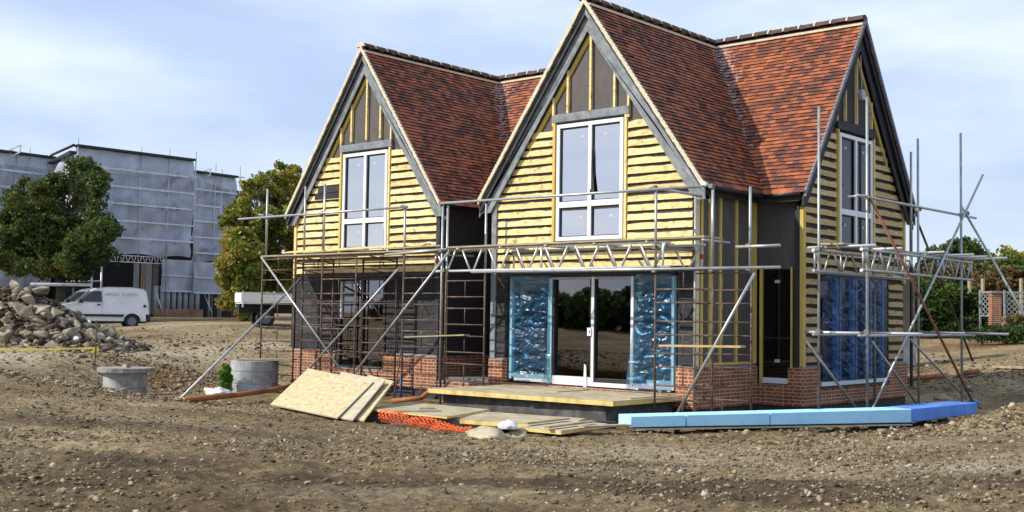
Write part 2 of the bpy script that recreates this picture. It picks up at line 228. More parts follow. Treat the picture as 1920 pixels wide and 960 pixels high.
def groundmat():
    m, t, b = newmat('stony_brown_earth'); p = coords(t, 'World')
    def nz_(s, d=8.0, r=0.62, dist=0.0):
        n = N(t, 'ShaderNodeTexNoise', i_Scale=s, i_Detail=d, i_Roughness=r, i_Distortion=dist); t.links.new(p, n.inputs[0]); return n.outputs[0]
    big = ramp(t, [(0.28, (0.105, 0.073, 0.040)), (0.44, (0.205, 0.152, 0.084)), (0.58, (0.315, 0.245, 0.140)), (0.72, (0.42, 0.345, 0.215))], nz_(0.32, 9.0, 0.66, 0.3))
    at = N(t, 'ShaderNodeAttribute', attribute_name='pale'); at2 = N(t, 'ShaderNodeAttribute', attribute_name='rusty')
    m1 = N(t, 'ShaderNodeMixRGB'); m1.inputs[2].default_value = (0.46, 0.40, 0.29, 1); t.links.new(at.outputs['Fac'], m1.inputs[0]); t.links.new(big.outputs[0], m1.inputs[1])
    m2 = N(t, 'ShaderNodeMixRGB'); m2.inputs[2].default_value = (0.22, 0.115, 0.05, 1); t.links.new(at2.outputs['Fac'], m2.inputs[0]); t.links.new(m1.outputs[0], m2.inputs[1])
    at3 = N(t, 'ShaderNodeAttribute', attribute_name='loam'); m25 = N(t, 'ShaderNodeMixRGB'); m25.inputs[2].default_value = (0.085, 0.062, 0.040, 1); t.links.new(at3.outputs['Fac'], m25.inputs[0]); t.links.new(m2.outputs[0], m25.inputs[1]); m2 = m25
    fine = ramp(t, [(0.34, (0.36, 0.34, 0.31)), (0.5, (0.92, 0.90, 0.87)), (0.64, (1.6, 1.55, 1.45))], nz_(7.0, 8.0, 0.72))
    mu = N(t, 'ShaderNodeMixRGB', blend_type='MULTIPLY'); mu.inputs[0].default_value = 0.85; t.links.new(m2.outputs[0], mu.inputs[1]); t.links.new(fine.outputs[0], mu.inputs[2])
    v = N(t, 'ShaderNodeTexVoronoi', i_Scale=16.0); t.links.new(p, v.inputs[0]); wn = ramp(t, [(0.80, (0, 0, 0)), (0.90, (1, 1, 1))], v.outputs['Color'])
    vd = ramp(t, [(0.2, (1, 1, 1)), (0.34, (0, 0, 0))], v.outputs['Distance']); mm = N(t, 'ShaderNodeMath', operation='MULTIPLY'); t.links.new(wn.outputs[0], mm.inputs[0]); t.links.new(vd.outputs[0], mm.inputs[1])
    m3 = N(t, 'ShaderNodeMixRGB'); m3.inputs[2].default_value = (0.44, 0.37, 0.25, 1); t.links.new(mm.outputs[0], m3.inputs[0]); t.links.new(mu.outputs[0], m3.inputs[1]); t.links.new(m3.outputs[0], b.inputs['Base Color'])
    b.inputs['Roughness'].default_value = 0.95; b.inputs['Specular IOR Level'].default_value = 0.12
    ad = N(t, 'ShaderNodeMath', operation='MULTIPLY_ADD'); ad.inputs[1].default_value = 0.4; t.links.new(mm.outputs[0], ad.inputs[0]); t.links.new(nz_(9.0, 9.0, 0.75), ad.inputs[2])
    bp = N(t, 'ShaderNodeBump', i_Strength=1.0, i_Distance=0.085); t.links.new(ad.outputs[0], bp.inputs['Height']); t.links.new(bp.outputs[0], b.inputs['Normal']); return m
M['ground'] = groundmat()
def stonemat(name, stops):
    m, t, b = newmat(name); g = N(t, 'ShaderNodeNewGeometry'); r = ramp(t, stops, g.outputs['Random Per Island']); n = N(t, 'ShaderNodeTexNoise', i_Scale=18.0, i_Detail=4.0); t.links.new(g.outputs['Position'], n.inputs[0])
    r2 = ramp(t, [(0.3, (0.5, 0.5, 0.5)), (0.7, (1.15, 1.15, 1.15))], n.outputs[0]); mu = N(t, 'ShaderNodeMixRGB', blend_type='MULTIPLY'); mu.inputs[0].default_value = 1; t.links.new(r.outputs[0], mu.inputs[1]); t.links.new(r2.outputs[0], mu.inputs[2])
    t.links.new(mu.outputs[0], b.inputs['Base Color']); b.inputs['Roughness'].default_value = 0.92; b.inputs['Specular IOR Level'].default_value = 0.15; return m
M['stones'] = stonemat('loose_stones', [(0.0, (0.09, 0.065, 0.04)), (0.45, (0.19, 0.145, 0.088)), (0.75, (0.31, 0.245, 0.15)), (0.95, (0.42, 0.35, 0.23)), (1.0, (0.56, 0.51, 0.41))])
M['rubble'] = noisy('broken_concrete', [(0.25, (0.15, 0.12, 0.085)), (0.5, (0.31, 0.265, 0.19)), (0.75, (0.48, 0.43, 0.33))], 3.0, 0.95, 0.6, 9, bdist=0.05, kind='Object')
M['rubblesmall'] = stonemat('small_rubble', [(0.0, (0.05, 0.038, 0.028)), (0.4, (0.12, 0.09, 0.065)), (0.7, (0.21, 0.17, 0.12)), (0.92, (0.38, 0.33, 0.25)), (1.0, (0.26, 0.11, 0.07))])
# ------------------------------------------------------------------ object helpers
def wloc(o):
    v = Vector((0, 0, 0))
    while o is not None: v += o.location; o = o.parent
    return v
def tag(o, label=None, cat=None, group=None, kind=None):
    if label: o['label'] = label
    if cat: o['category'] = cat
    if group: o['group'] = group
    if kind: o['kind'] = kind
    return o
def thing(name, loc, label, cat, group=None, rz=0):
    o = bpy.data.objects.new(name, None); COL.objects.link(o); o.location = loc; o.rotation_euler = (0, 0, rz); o.empty_display_size = 0.3
    return tag(o, label, cat, group)
class MB:
    def __init__(s): s.v = []; s.f = []
    def add(s, vs, fs):
        o = len(s.v); s.v += [tuple(v) for v in vs]; s.f += [tuple(i + o for i in f) for f in fs]; return s
    def hexa(s, p):  # 8 points: bottom 4, top 4
        return s.add(p, [(0, 3, 2, 1), (4, 5, 6, 7), (0, 1, 5, 4), (1, 2, 6, 5), (2, 3, 7, 6), (3, 0, 4, 7)])
    def box(s, x0, x1, y0, y1, z0, z1):
        return s.hexa([(x0, y0, z0), (x1, y0, z0), (x1, y1, z0), (x0, y1, z0), (x0, y0, z1), (x1, y0, z1), (x1, y1, z1), (x0, y1, z1)])
    def slab(s, a, b, c, d, h):  # quad a b c d, extruded by vector h
        a, b, c, d = map(Vector, (a, b, c, d)); h = Vector(h); return s.hexa([a, b, c, d, a + h, b + h, c + h, d + h])
    def bar(s, p, q, w_, h_, up=(0, 0, 1)):
        p = Vector(p); q = Vector(q); d = (q - p).normalized(); u = Vector(up); sx = d.cross(u)
        if sx.length < 1e-3: sx = d.cross(Vector((0, 1, 0)))
        sx.normalize(); u = sx.cross(d).normalized(); sx *= w_ / 2; u *= h_ / 2
        return s.hexa([p - sx - u, p + sx - u, p + sx + u, p - sx + u, q - sx - u, q + sx - u, q + sx + u, q - sx + u])
    def tube(s, p, q, r, n=8, r2=None):
        p = Vector(p); q = Vector(q); d = (q - p).normalized(); a = d.cross(Vector((0.3, 0.5, 0.81))).normalized(); b = d.cross(a); r2 = r if r2 is None else r2
        vs = [p + (a * math.cos(k * 2 * math.pi / n) + b * math.sin(k * 2 * math.pi / n)) * r for k in range(n)] + [q + (a * math.cos(k * 2 * math.pi / n) + b * math.sin(k * 2 * math.pi / n)) * r2 for k in range(n)]
        return s.add(vs, [(k, (k + 1) % n, n + (k + 1) % n, n + k) for k in range(n)] + [tuple(range(n))[::-1], tuple(range(n, 2 * n))])
    def poly(s, pts, h):  # polygon prism
        n = len(pts); h = Vector(h); return s.add([Vector(p) for p in pts] + [Vector(p) + h for p in pts], [tuple(range(n))[::-1], tuple(range(n, 2 * n))] + [(k, (k + 1) % n, n + (k + 1) % n, n + k) for k in range(n)])
    def path(s, pts, r, n=8):
        for a, b in zip(pts[:-1], pts[1:]): s.tube(a, b, r, n)
        return s
    def build(s, name, mat, parent=None, smooth=False, label=None, cat=None, group=None, kind=None, local=False, bevel=0):
        o = mesh_obj(name, s.v, s.f, mat, parent, smooth, local, bevel); return tag(o, label, cat, group, kind)
def mesh_obj(name, v, f, mat, parent=None, smooth=False, local=False, bevel=0, recalc=True):
    if parent is not None: off = Vector((0, 0, 0)) if local else wloc(parent)
    elif local: off = Vector((0, 0, 0))
    else:
        xs = np.array(v, float); off = Vector(((xs[:, 0].min() + xs[:, 0].max()) / 2, (xs[:, 1].min() + xs[:, 1].max()) / 2, xs[:, 2].min()))
    me = bpy.data.meshes.new(name); me.from_pydata([(a[0] - off.x, a[1] - off.y, a[2] - off.z) for a in v], [], f)
    if recalc or bevel:
        bm = bmesh.new(); bm.from_mesh(me); bmesh.ops.recalc_face_normals(bm, faces=bm.faces)
        if bevel: bmesh.ops.bevel(bm, geom=bm.edges, offset=bevel, segments=1, affect='EDGES')
        bm.to_mesh(me); bm.free()
    if smooth: me.polygons.foreach_set('use_smooth', [True] * len(me.polygons))
    me.materials.append(mat); o = bpy.data.objects.new(name, me); COL.objects.link(o)
    if parent is not None: o.parent = parent
    else: o.location = off
    return o
def np_obj(name, V, F, mat, parent=None, smooth=False):
    """V (n,3) world, F (m,k) with constant k"""
    off = wloc(parent) if parent is not None else Vector((V[:, 0].mean(), V[:, 1].mean(), V[:, 2].min()))
    me = bpy.data.meshes.new(name); V = V - np.array(off); k = F.shape[1]
    me.vertices.add(len(V)); me.vertices.foreach_set('co', V.astype(np.float32).ravel()); me.loops.add(F.size); me.loops.foreach_set('vertex_index', F.astype(np.int32).ravel())
    me.polygons.add(len(F)); me.polygons.foreach_set('loop_start', np.arange(0, F.size, k, dtype=np.int32)); me.polygons.foreach_set('loop_total', np.full(len(F), k, dtype=np.int32))
    if smooth: me.polygons.foreach_set('use_smooth', np.ones(len(F), bool))
    me.update(calc_edges=True); me.materials.append(mat); o = bpy.data.objects.new(name, me); COL.objects.link(o)
    if parent is not None: o.parent = parent
    else: o.location = off
    return o
def copy_tree(o, parent=None):
    c = o.copy(); COL.objects.link(c)
    if parent is not None: c.parent = parent
    for ch in list(o.children): copy_tree(ch, c)
    return c
# ------------------------------------------------------------------ terrain
ctl = []
def cz(px, py, z): p = un(px, py, 'z', z); ctl.append((p.x, p.y, z))
def cdp(px, py, d): p = dep(px, py, d); ctl.append((p.x, p.y, p.z))
for a in [(0, 955, -.55), (480, 955, -.6), (960, 955, -.6), (1440, 955, -.55), (1900, 955, -.5), (0, 850, -.52), (500, 860, -.62), (960, 890, -.68), (1500, 880, -.68), (1900, 860, -.58),
          (1200, 812, -.92), (1400, 808, -.96), (1700, 806, -.94), (960, 832, -.90), (780, 815, -.92), (660, 795, -.93), (510, 772, -.93), (400, 760, -.92), (320, 746, -.88), (170, 722, -.60), (80, 705, -.45), (0, 692, -.38),
          (1790, 803, -1.0), (1850, 788, -.97), (1730, 800, -.97), (1905, 752, -.48), (1900, 815, -.62)]: cz(*a)
for a in [(300, 655, 37), (100, 662, 31.5), (0, 662, 31), (200, 660, 34), (450, 648, 40), (260, 612, 52), (400, 595, 68), (150, 600, 60), (20, 600, 60), (300, 672, 34.2), (200, 680, 31.6), (400, 668, 36), (470, 661, 37), (535, 650, 40), (440, 630, 43.5), (500, 608, 47), (430, 604, 50), (350, 596, 75), (560, 600, 75),
          (1750, 708, 36), (1800, 655, 45), (1860, 625, 52), (1900, 700, 33), (1760, 660, 44), (1905, 655, 42), (1880, 612, 57), (1740, 614, 57)]: cdp(*a)
for a in [(x, y, -1.08) for x in (-12, -9, -6, -3, 0, 3, 5.5) for y in (-2.6, 0.5, 4, 8)] + [(-2, -4.3, -1.08), (1, -4.2, -1.08), (3.2, -4.4, -1.05), (4.5, -1.0, -1.0), (6, 2.5, -1.0), (8, 6, -1.05), (7.5, 9, -1.0), (3, 11, -.9), (-5, 11, -.7), (-11, -3.2, -1.12), (-10, -.5, -1.12), (-12.5, -4, -1.1), (-8, -5, -1.06), (-9.5, -3.6, -1.1), (-6.5, -5.4, -.98),
          (16, -20, -.6), (25, -18, -.45), (8, -28, -.6), (20, -30, -.6), (25, -5, -.4), (18, -2, -.5), (-5, -20, -.5), (-18, -14, -.35), (30, -40, -.5), (-30, -30, 0), (10, -50, -.3), (-18, 3, .0), (-21, 0, .05)]: ctl.append(a)
for r, z in ((90, 1.0), (140, 1.3), (260, 1.6)):
    for k in range(14): a = k * 2 * math.pi / 14; ctl.append((r * math.cos(a), r * math.sin(a), z if math.sin(a - 2.2) > -.9 or r > 200 else z))
CT = np.array(ctl); PX = CT[:, :2] / 10
def tpsk(A, B):
    d2 = ((A[:, None, :] - B[None]) ** 2).sum(-1); return np.where(d2 > 0, d2 * np.log(np.sqrt(d2) + 1e-12), 0)
n_ = len(PX); K = tpsk(PX, PX) + np.eye(n_) * 0.004; P1 = np.c_[np.ones(n_), PX]; A_ = np.block([[K, P1], [P1.T, np.zeros((3, 3))]]); WT = np.linalg.solve(A_, np.r_[CT[:, 2], 0, 0, 0])
def Hn(X, Y):
    X = np.asarray(X, float); Y = np.asarray(Y, float); sh = X.shape; Q = np.c_[X.ravel(), Y.ravel()] / 10; out = np.empty(len(Q))
    for i in range(0, len(Q), 20000):
        q = Q[i:i + 20000]; out[i:i + 20000] = tpsk(q, PX) @ WT[:n_] + WT[n_] + q @ WT[n_ + 1:]
    return out.reshape(sh)
def H(x, y): return float(Hn([x], [y])[0])
def vnoise(X, Y, s, seed=0):
    x = X * s + seed * 17.3; y = Y * s + seed * 5.1; xi = np.floor(x).astype(np.int64); yi = np.floor(y).astype(np.int64); xf = x - xi; yf = y - yi; xf = xf * xf * (3 - 2 * xf); yf = yf * yf * (3 - 2 * yf)
    def h(a, b): v = (a * 374761393 + b * 668265263 + seed * 1442695) & 0x7fffffff; v = ((v ^ (v >> 13)) * 1274126177) & 0x7fffffff; return ((v ^ (v >> 16)) & 0xffff) / 65535.0
    return (h(xi, yi) * (1 - xf) + h(xi + 1, yi) * xf) * (1 - yf) + (h(xi, yi + 1) * (1 - xf) + h(xi + 1, yi + 1) * xf) * yf
def fbm(X, Y, s, o=4, seed=0, g=0.5):
    r = 0; a = 1; t_ = 0
    for k in range(o): r = r + a * (vnoise(X, Y, s * 2 ** k, seed + k) - 0.5); t_ += a; a *= g
    return r / t_ * 2
def rough(X, Y):  # churned clods strong in the foreground, calmer on the track
    d = np.hypot(X - CAM.x, Y - CAM.y); near = np.clip(1.25 - d / 26, 0.12, 1)
    calm = 1 - 0.75 * np.exp(-(((X - 8.5) * .8 + (Y + 7) * .6) / 5) ** 2 - (((X - 8.5) * .6 - (Y + 7) * .8) / 2.0) ** 2)
    c = fbm(X, Y, 2.2, 5, 3, 0.62); ridge = 1 - np.abs(fbm(X, Y, 1.3, 4, 9, 0.6)) * 2
    fw_ = -X * .66 + Y * .75 + fbm(X, Y, .12, 2, 20) * 2.2; rt_ = X * .75 + Y * .66; w1_ = np.sin(fw_ * 3.6); m_ = np.clip(w1_ * 3 - 1.6, 0, 1); ruts = w1_ * .022 - m_ * .03 + m_ * np.sin(rt_ * 26 + fw_ * 9) * .012
    lump_ = np.maximum(0, fbm(X, Y, 4.6, 3, 61, .7)) ** 1.3
    return (c * 0.085 + ridge * 0.035 + ruts + lump_ * .07 * np.clip(.4 + 1.6 * fbm(X, Y, .45, 2, 71), .1, 1.6)) * near * calm + fbm(X, Y, .35, 3, 31) * 0.05 * np.clip(d / 14, 0.3, 1)
def Hf(X, Y): return Hn(X, Y) + rough(np.asarray(X, float), np.asarray(Y, float))
def HH(x, y): return float(Hf(np.array([x]), np.array([y]))[0])
def axis(a0, a1, b0, b1, fine, coarse_n):
    core = np.arange(a0, a1, fine); L1 = a0 - np.geomspace(fine * 2, a0 - b0, coarse_n)[::-1]; R1 = core[-1] + np.geomspace(fine * 2, b1 - core[-1], coarse_n); return np.r_[L1, core, R1]
gx = axis(-13, 20, -900, 900, 0.052, 64); gy = axis(-18, 4, -900, 1200, 0.052, 64)
# very fine strip closest to the camera
GX, GY = np.meshgrid(gx, gy); GZ = Hf(GX, GY)
far = np.hypot(GX, GY); GZ = np.where(far > 260, 1.6 + (far - 260) * 0.0, GZ)
nx, ny = len(gx), len(gy); V = np.c_[GX.ravel(), GY.ravel(), GZ.ravel()]; idx = np.arange(nx * ny).reshape(ny, nx)
F = np.c_[idx[:-1, :-1].ravel(), idx[:-1, 1:].ravel(), idx[1:, 1:].ravel(), idx[1:, :-1].ravel()]
g = np_obj('ground', V, F, M['ground'], None, True); tag(g, kind='structure')
def blob(x, y, cx, cy, rx, ry, rot=0):
    c, s = math.cos(rot), math.sin(rot); dx, dy = x - cx, y - cy; return np.exp(-((dx * c + dy * s) / rx) ** 2 - ((-dx * s + dy * c) / ry) ** 2)
X, Y = V[:, 0], V[:, 1]; nn = fbm(X, Y, .8, 4, 50)
tp = dep(150, 662, 32.5); t2 = dep(420, 650, 38.5); t3 = dep(350, 615, 50); tp0 = dep(-100, 670, 30)
pale = 0
for a, b in ((tp0, tp), (tp, t2), (t2, dep(520, 640, 41))): pale = pale + blob(X, Y, (a.x + b.x) / 2, (a.y + b.y) / 2, (b - a).length * .6, 1.8, math.atan2(b.y - a.y, b.x - a.x))
pale = pale + blob(X, Y, t3.x, t3.y, 14, 5, .75) * .6
for px, py, rx, ry in ((1500, 835, 3.2, 1.2), (1300, 870, 2.2, .8), (1800, 890, 2.4, .9), (820, 945, 1.6, .5), (250, 800, 3, .5), (1600, 925, 1.5, .5), (1890, 745, 2.5, .8)):
    q = un(px, py, 'z', -.7); pale = pale + blob(X, Y, q.x, q.y, rx, ry, .72) * .75
rust_ = 0
for px, py, z, rx, ry in ((300, 685, -.5, 3.5, .9), (100, 705, -.4, 3.0, .7), (560, 785, -.95, 2.2, .35), (200, 720, -.8, 2, .5), (420, 672, -.3, 2.5, .7), (1780, 650, .1, 3, 1.5)):
    q = un(px, py, 'z', z); rust_ = rust_ + blob(X, Y, q.x, q.y, rx, ry, .72)
loam = 0
for px, py, rx, ry in ((1700, 930, 3.0, .7), (1350, 950, 2.2, .5), (100, 940, 1.6, .9), (350, 880, 3.0, .8), (900, 905, 3.5, .7), (150, 790, 4.0, .9), (600, 900, 2.5, .6), (1100, 850, 3, .5), (1850, 910, 1.2, .4)):
    q = un(px, py, 'z', -.6); loam = loam + blob(X, Y, q.x, q.y, rx, ry, .72) * .9
g.data.attributes.new('loam', 'FLOAT', 'POINT').data.foreach_set('value', np.clip(loam * (.7 + nn * 1.3), 0, .85).astype(np.float32))
me = g.data; at = me.attributes.new('pale', 'FLOAT', 'POINT'); at.data.foreach_set('value', np.clip(pale * (0.75 + nn * 1.1), 0, 0.95).astype(np.float32))
at = me.attributes.new('rusty', 'FLOAT', 'POINT'); at.data.foreach_set('value', np.clip(rust_ * (0.6 + nn * 1.2), 0, 0.8).astype(np.float32))
# loose stones and clods lying on the ground
ICO_V = np.array([(0, 0, 1), (.894, 0, .447), (.276, .851, .447), (-.724, .526, .447), (-.724, -.526, .447), (.276, -.851, .447), (.724, .526, -.447), (-.276, .851, -.447), (-.894, 0, -.447), (-.276, -.851, -.447), (.724, -.526, -.447), (0, 0, -1)])
ICO_F = np.array([(0, 1, 2), (0, 2, 3), (0, 3, 4), (0, 4, 5), (0, 5, 1), (1, 6, 2), (2, 7, 3), (3, 8, 4), (4, 9, 5), (5, 10, 1), (2, 6, 7), (3, 7, 8), (4, 8, 9), (5, 9, 10), (1, 10, 6), (6, 11, 7), (7, 11, 8), (8, 11, 9), (9, 11, 10), (10, 11, 6)])
def pebbles(name, pos, size, mat, flatness=0.6, parent=None, jit=0.42):
    n = len(pos); B = ICO_V[None] * (1 + rng.normal(0, jit, (n, 12, 1)).clip(-.55, .6)); B = B * np.stack([rng.uniform(.7, 1.4, n), rng.uniform(.6, 1.1, n), rng.uniform(.75, 1.15, n) * flatness], 1)[:, None, :]
    a = rng.uniform(0, 2 * np.pi, n); c, s = np.cos(a)[:, None], np.sin(a)[:, None]; x = B[..., 0] * c - B[..., 1] * s; y = B[..., 0] * s + B[..., 1] * c
    tl = rng.normal(0, .35, (n, 1)); z = B[..., 2] * np.cos(tl) + x * np.sin(tl); x = x * np.cos(tl) - B[..., 2] * np.sin(tl)
    V = np.stack([x, y, z], -1) * np.asarray(size)[:, None, None] + np.asarray(pos)[:, None, :]; F = (ICO_F[None] + (np.arange(n) * 12)[:, None, None]).reshape(-1, 3)
    return np_obj(name, V.reshape(-1, 3), F, mat, parent)
def cam_scatter(n, py0, py1, px0=-60, px1=1980, z=-.7):
    px = rng.uniform(px0, px1, n); py = rng.uniform(py0, py1, n); d = np.array(FW)[None] + np.array(RT)[None] * ((px - 960) / FPX)[:, None] - np.array(UP)[None] * ((py - 480) / FPX)[:, None]
    t_ = (z - CAM.z) / d[:, 2]; return CAM.x + d[:, 0] * t_, CAM.y + d[:, 1] * t_
X1 = rng.uniform(-14, 24, 230000); Y1 = rng.uniform(-18.5, -2.4, 230000)   # a field of stones, thinned with distance
dd = np.hypot(X1 - CAM.x, Y1 - CAM.y); fx = (X1 - CAM.x) * FW.x + (Y1 - CAM.y) * FW.y; rx_ = (X1 - CAM.x) * RT.x + (Y1 - CAM.y) * RT.y
dens = (0.16 + 1.1 * vnoise(X1, Y1, .5, 77) ** 2.4) * np.clip(1.6 - dd / 22, .25, 1)
k = (fx > 6) & (np.abs(rx_) < fx * .55 + 3) & (rng.uniform(0, 1, len(X1)) < dens) & ~((X1 > -2.8) & (X1 < 3.4) & (Y1 > -5.4))
X1, Y1 = X1[k], Y1[k]; sz = np.clip(rng.lognormal(-4.5, .55, len(X1)), .005, .042)
pb = pebbles('loose_stones', np.c_[X1, Y1, Hf(X1, Y1) + sz * .18], sz, M['stones']); tag(pb, 'loose flint stones and clods of earth strewn over the brown foreground', 'stones', kind='stuff')
for nm, (px, py, z, rx, ry, n), lab in (('bank_stones', (300, 682, -.45, 4.2, 1.0, 1500), 'orange brown stones on the bank behind the left manhole ring'), ('verge_stones', (80, 708, -.4, 4.5, .8, 900), 'small stones on the left edge above the pit'), ('heap_stones', (470, 664, -.15, 3.5, .8, 900), 'stony spoil lying behind the right manhole ring'), ('slope_stones', (1800, 690, -.35, 5, 3, 2600), 'stones and spoil on the slope right of the house'), ('mound_stones', (1870, 772, -.6, 5, 2.6, 4200), 'small stones on the low mound past the end of the blue boards'), ('track_stones', (330, 648, -.1, 9, 3.5, 2600), 'small stones scattered on the pale track by the rubble heap')):
    q = un(px, py, 'z', z); a = rng.normal(0, 1, n); b = rng.normal(0, 1, n); c, s = math.cos(.75), math.sin(.75); x = q.x + a * rx * .6 * c - b * ry * s; y = q.y + a * rx * .6 * s + b * ry * c
    sz = np.clip(rng.lognormal(-3.6, .5, n), .012, .10); tag(pebbles(nm, np.c_[x, y, Hf(x, y) + sz * .2], sz, M['stones']), lab, 'stones', kind='stuff')
# ------------------------------------------------------------------ the half-built house
house = thing('house', (0, 0, -1), 'half finished house with steep gables, red clay tiles, yellow and black boards and brick plinth', 'house')
ZR, ZE, YR, BB, XR = 8.172, 3.836, 5.332, 3.001, 4.16
HH_ = ZR - ZE
G1C, G2C, A1, A2 = -7.535, 0.0, 3.061, 3.128
def frameF(xc): return lambda u, d, z: (xc + u, -d, z)
TG1, TG2, TG3 = frameF(G1C), frameF(G2C), (lambda u, d, z: (4.0 + d, YR + u, z))
def tbox(mb, T, u0, u1, d0, d1, z0, z1):
    return mb.hexa([T(u0, d1, z0), T(u1, d1, z0), T(u1, d0, z0), T(u0, d0, z0), T(u0, d1, z1), T(u1, d1, z1), T(u1, d0, z1), T(u0, d0, z1)])
# roof of single clay tiles
TV, TF, TUV, TVD = [], [], [], []
def strip_tiles(Pa, Pb, z0, z1, row, pfun, vfun, r0, r1, u0):
    """pfun(t, z) -> point on slope; t runs along the ridge; ranges r0=(a,b) at z0, r1 at z1"""
    gw = 0.168; span = max(r0[1], r1[1]) - min(r0[0], r1[0])
    if span <= 0.02: return
    base = min(r0[0], r1[0]); start = math.floor((base - u0) / gw) * gw + u0 - (0.5 * gw if row % 2 else 0)
    n = int(math.ceil((max(r0[1], r1[1]) - start) / gw)) + 1
    nrm = Pa
    for k in range(n):
        a, b_ = start + k * gw, start + (k + 1) * gw
        la, lb = min(max(a, r0[0]), r0[1]), min(max(b_, r0[0]), r0[1]); ua, ub = min(max(a, r1[0]), r1[1]), min(max(b_, r1[0]), r1[1])
        if lb - la < .004 and ub - ua < .004: continue
        j = random.gauss(0, .0035); lift = 0.034 + j + (0.012 if random.random() < .02 else 0); l2 = 0.006 + random.gauss(0, .001)
        p0, p1, p2, p3 = [Vector(q) for q in (pfun(la, z0), pfun(lb, z0), pfun(ub, z1), pfun(ua, z1))]
        o = len(TV); drop = (p0 - p3).normalized() * (0.014 + random.gauss(0, .003)) if (p0 - p3).length > 1e-4 else Vector((0, 0, -.01))
        TV.extend([p0 + nrm * lift + drop, p1 + nrm * lift + drop, p2 + nrm * l2, p3 + nrm * l2, p0 - nrm * .004 - drop * 1.2, p1 - nrm * .004 - drop * 1.2])
        TF.extend([(o, o + 1, o + 2, o + 3), (o + 4, o + 5, o + 1, o)])
        uc = k + 0.5 - (0.5 if row % 2 else 0) + start / gw
        ct = (row % 2) * -.5
        base_u = round(start / gw + (0.5 if row % 2 else 0)) + k
        # material floors u + row/2: give the tile's own cell
        cu = base_u + 0.5 - row * 0.5
        for du in (0.06, .94, .94, .06): TUV.append((cu - .5 + du, row + .5))
        for du in (0.06, .94, .94, .06): TUV.append((cu - .5 + du, row + .5))
        for tt, zz in ((la, z0), (lb, z0), (ub, z1), (ua, z1), (la, z0), (lb, z0)): TVD.append(vfun(tt, zz))
NC = 47
def flush_roof(name, parent):
    global TV, TF, TUV, TVD
    off = wloc(parent); me = bpy.data.meshes.new(name); me.from_pydata([tuple(Vector(v) - off) for v in TV], [], TF)
    uvl = me.uv_layers.new(name='UVMap'); i = 0
    uv = []
    for n, f in enumerate(TF): uv += TUV[n // 2 * 8 + (n % 2) * 4: n // 2 * 8 + (n % 2) * 4 + 4]
    uvl.data.foreach_set('uv', np.array(uv, np.float32).ravel()); at = me.attributes.new('valley', 'FLOAT', 'POINT'); at.data.foreach_set('value', np.array(TVD, np.float32))
    me.materials.append(M['tile']); o = bpy.data.objects.new(name, me); COL.objects.link(o); o.parent = parent
    TV, TF, TUV, TVD = [], [], [], []
    return o
VERGE = 0.17
def wing_slopes(xc, a, s, ro):
    nrm = Vector((s * HH_, 0, a)).normalized(); pf = lambda t, z: (xc + s * (ZR - z) * a / HH_, t, z); yv = lambda z: YR - (ZR - z) * BB / HH_
    vf = lambda t, z: max(0, 1 - abs(yv(z) - t) / (.18 + .55 * (z - ZE) / HH_)) * (0.45 + .55 * (z - ZE) / HH_)
    for r in range(NC):
        z0 = ZE + HH_ * r / NC - (0.05 if r == 0 else 0); z1 = ZE + HH_ * (r + 1) / NC
        strip_tiles(nrm, None, z0, z1, r + ro, pf, vf, (-VERGE, yv(z0)), (-VERGE, yv(z1)), 0)
def main_slope(r, iv, ro):
    nrm = Vector((0, -HH_, BB)).normalized(); pf = lambda t, z: (t, YR - (ZR - z) * BB / HH_, z)
    z0 = ZE + HH_ * r / NC - (0.05 if r == 0 else 0); z1 = ZE + HH_ * (r + 1) / NC
    def vf(t, z):
        m = 9
        for xc, a in ((G1C, A1), (G2C, A2)): m = min(m, abs(abs(t - xc) - (ZR - z) * a / HH_))
        return max(0, 1 - m / (.2 + .9 * (z - ZE) / HH_)) * (0.45 + .55 * (z - ZE) / HH_)
    a, b_ = iv(z0), iv(z1)
    if a[1] > a[0] or b_[1] > b_[0]:
        a = (a[0], max(a)); b_ = (b_[0], max(b_)); strip_tiles(nrm, None, z0, z1, r + ro, pf, vf, a, b_, 0)
h1 = lambda z: (ZR - z) * A1 / HH_
h2 = lambda z: (ZR - z) * A2 / HH_
XL = -11.7
roof = None
for s in (1, -1): wing_slopes(G2C, A2, s, 0 if s > 0 else 300)
for s in (1, -1): wing_slopes(G1C, A1, s, 100 if s > 0 else 400)
for r in range(NC):
    main_slope(r, lambda z: (h2(z) + G2C, XR), 200); main_slope(r, lambda z: (G1C + h1(z), G2C - h2(z)), 500); main_slope(r, lambda z: (XL, G1C - h1(z)), 600)
nrm_b = Vector((0, HH_, BB)).normalized()
for r in range(NC):
    z0 = ZE + HH_ * r / NC; z1 = ZE + HH_ * (r + 1) / NC
    strip_tiles(nrm_b, None, z0, z1, r + 700, lambda t, z: (t, YR + (ZR - z) * BB / HH_, z), lambda t, z: 0, (XL, XR), (XL, XR), 0)
roof = flush_roof('roof', house)
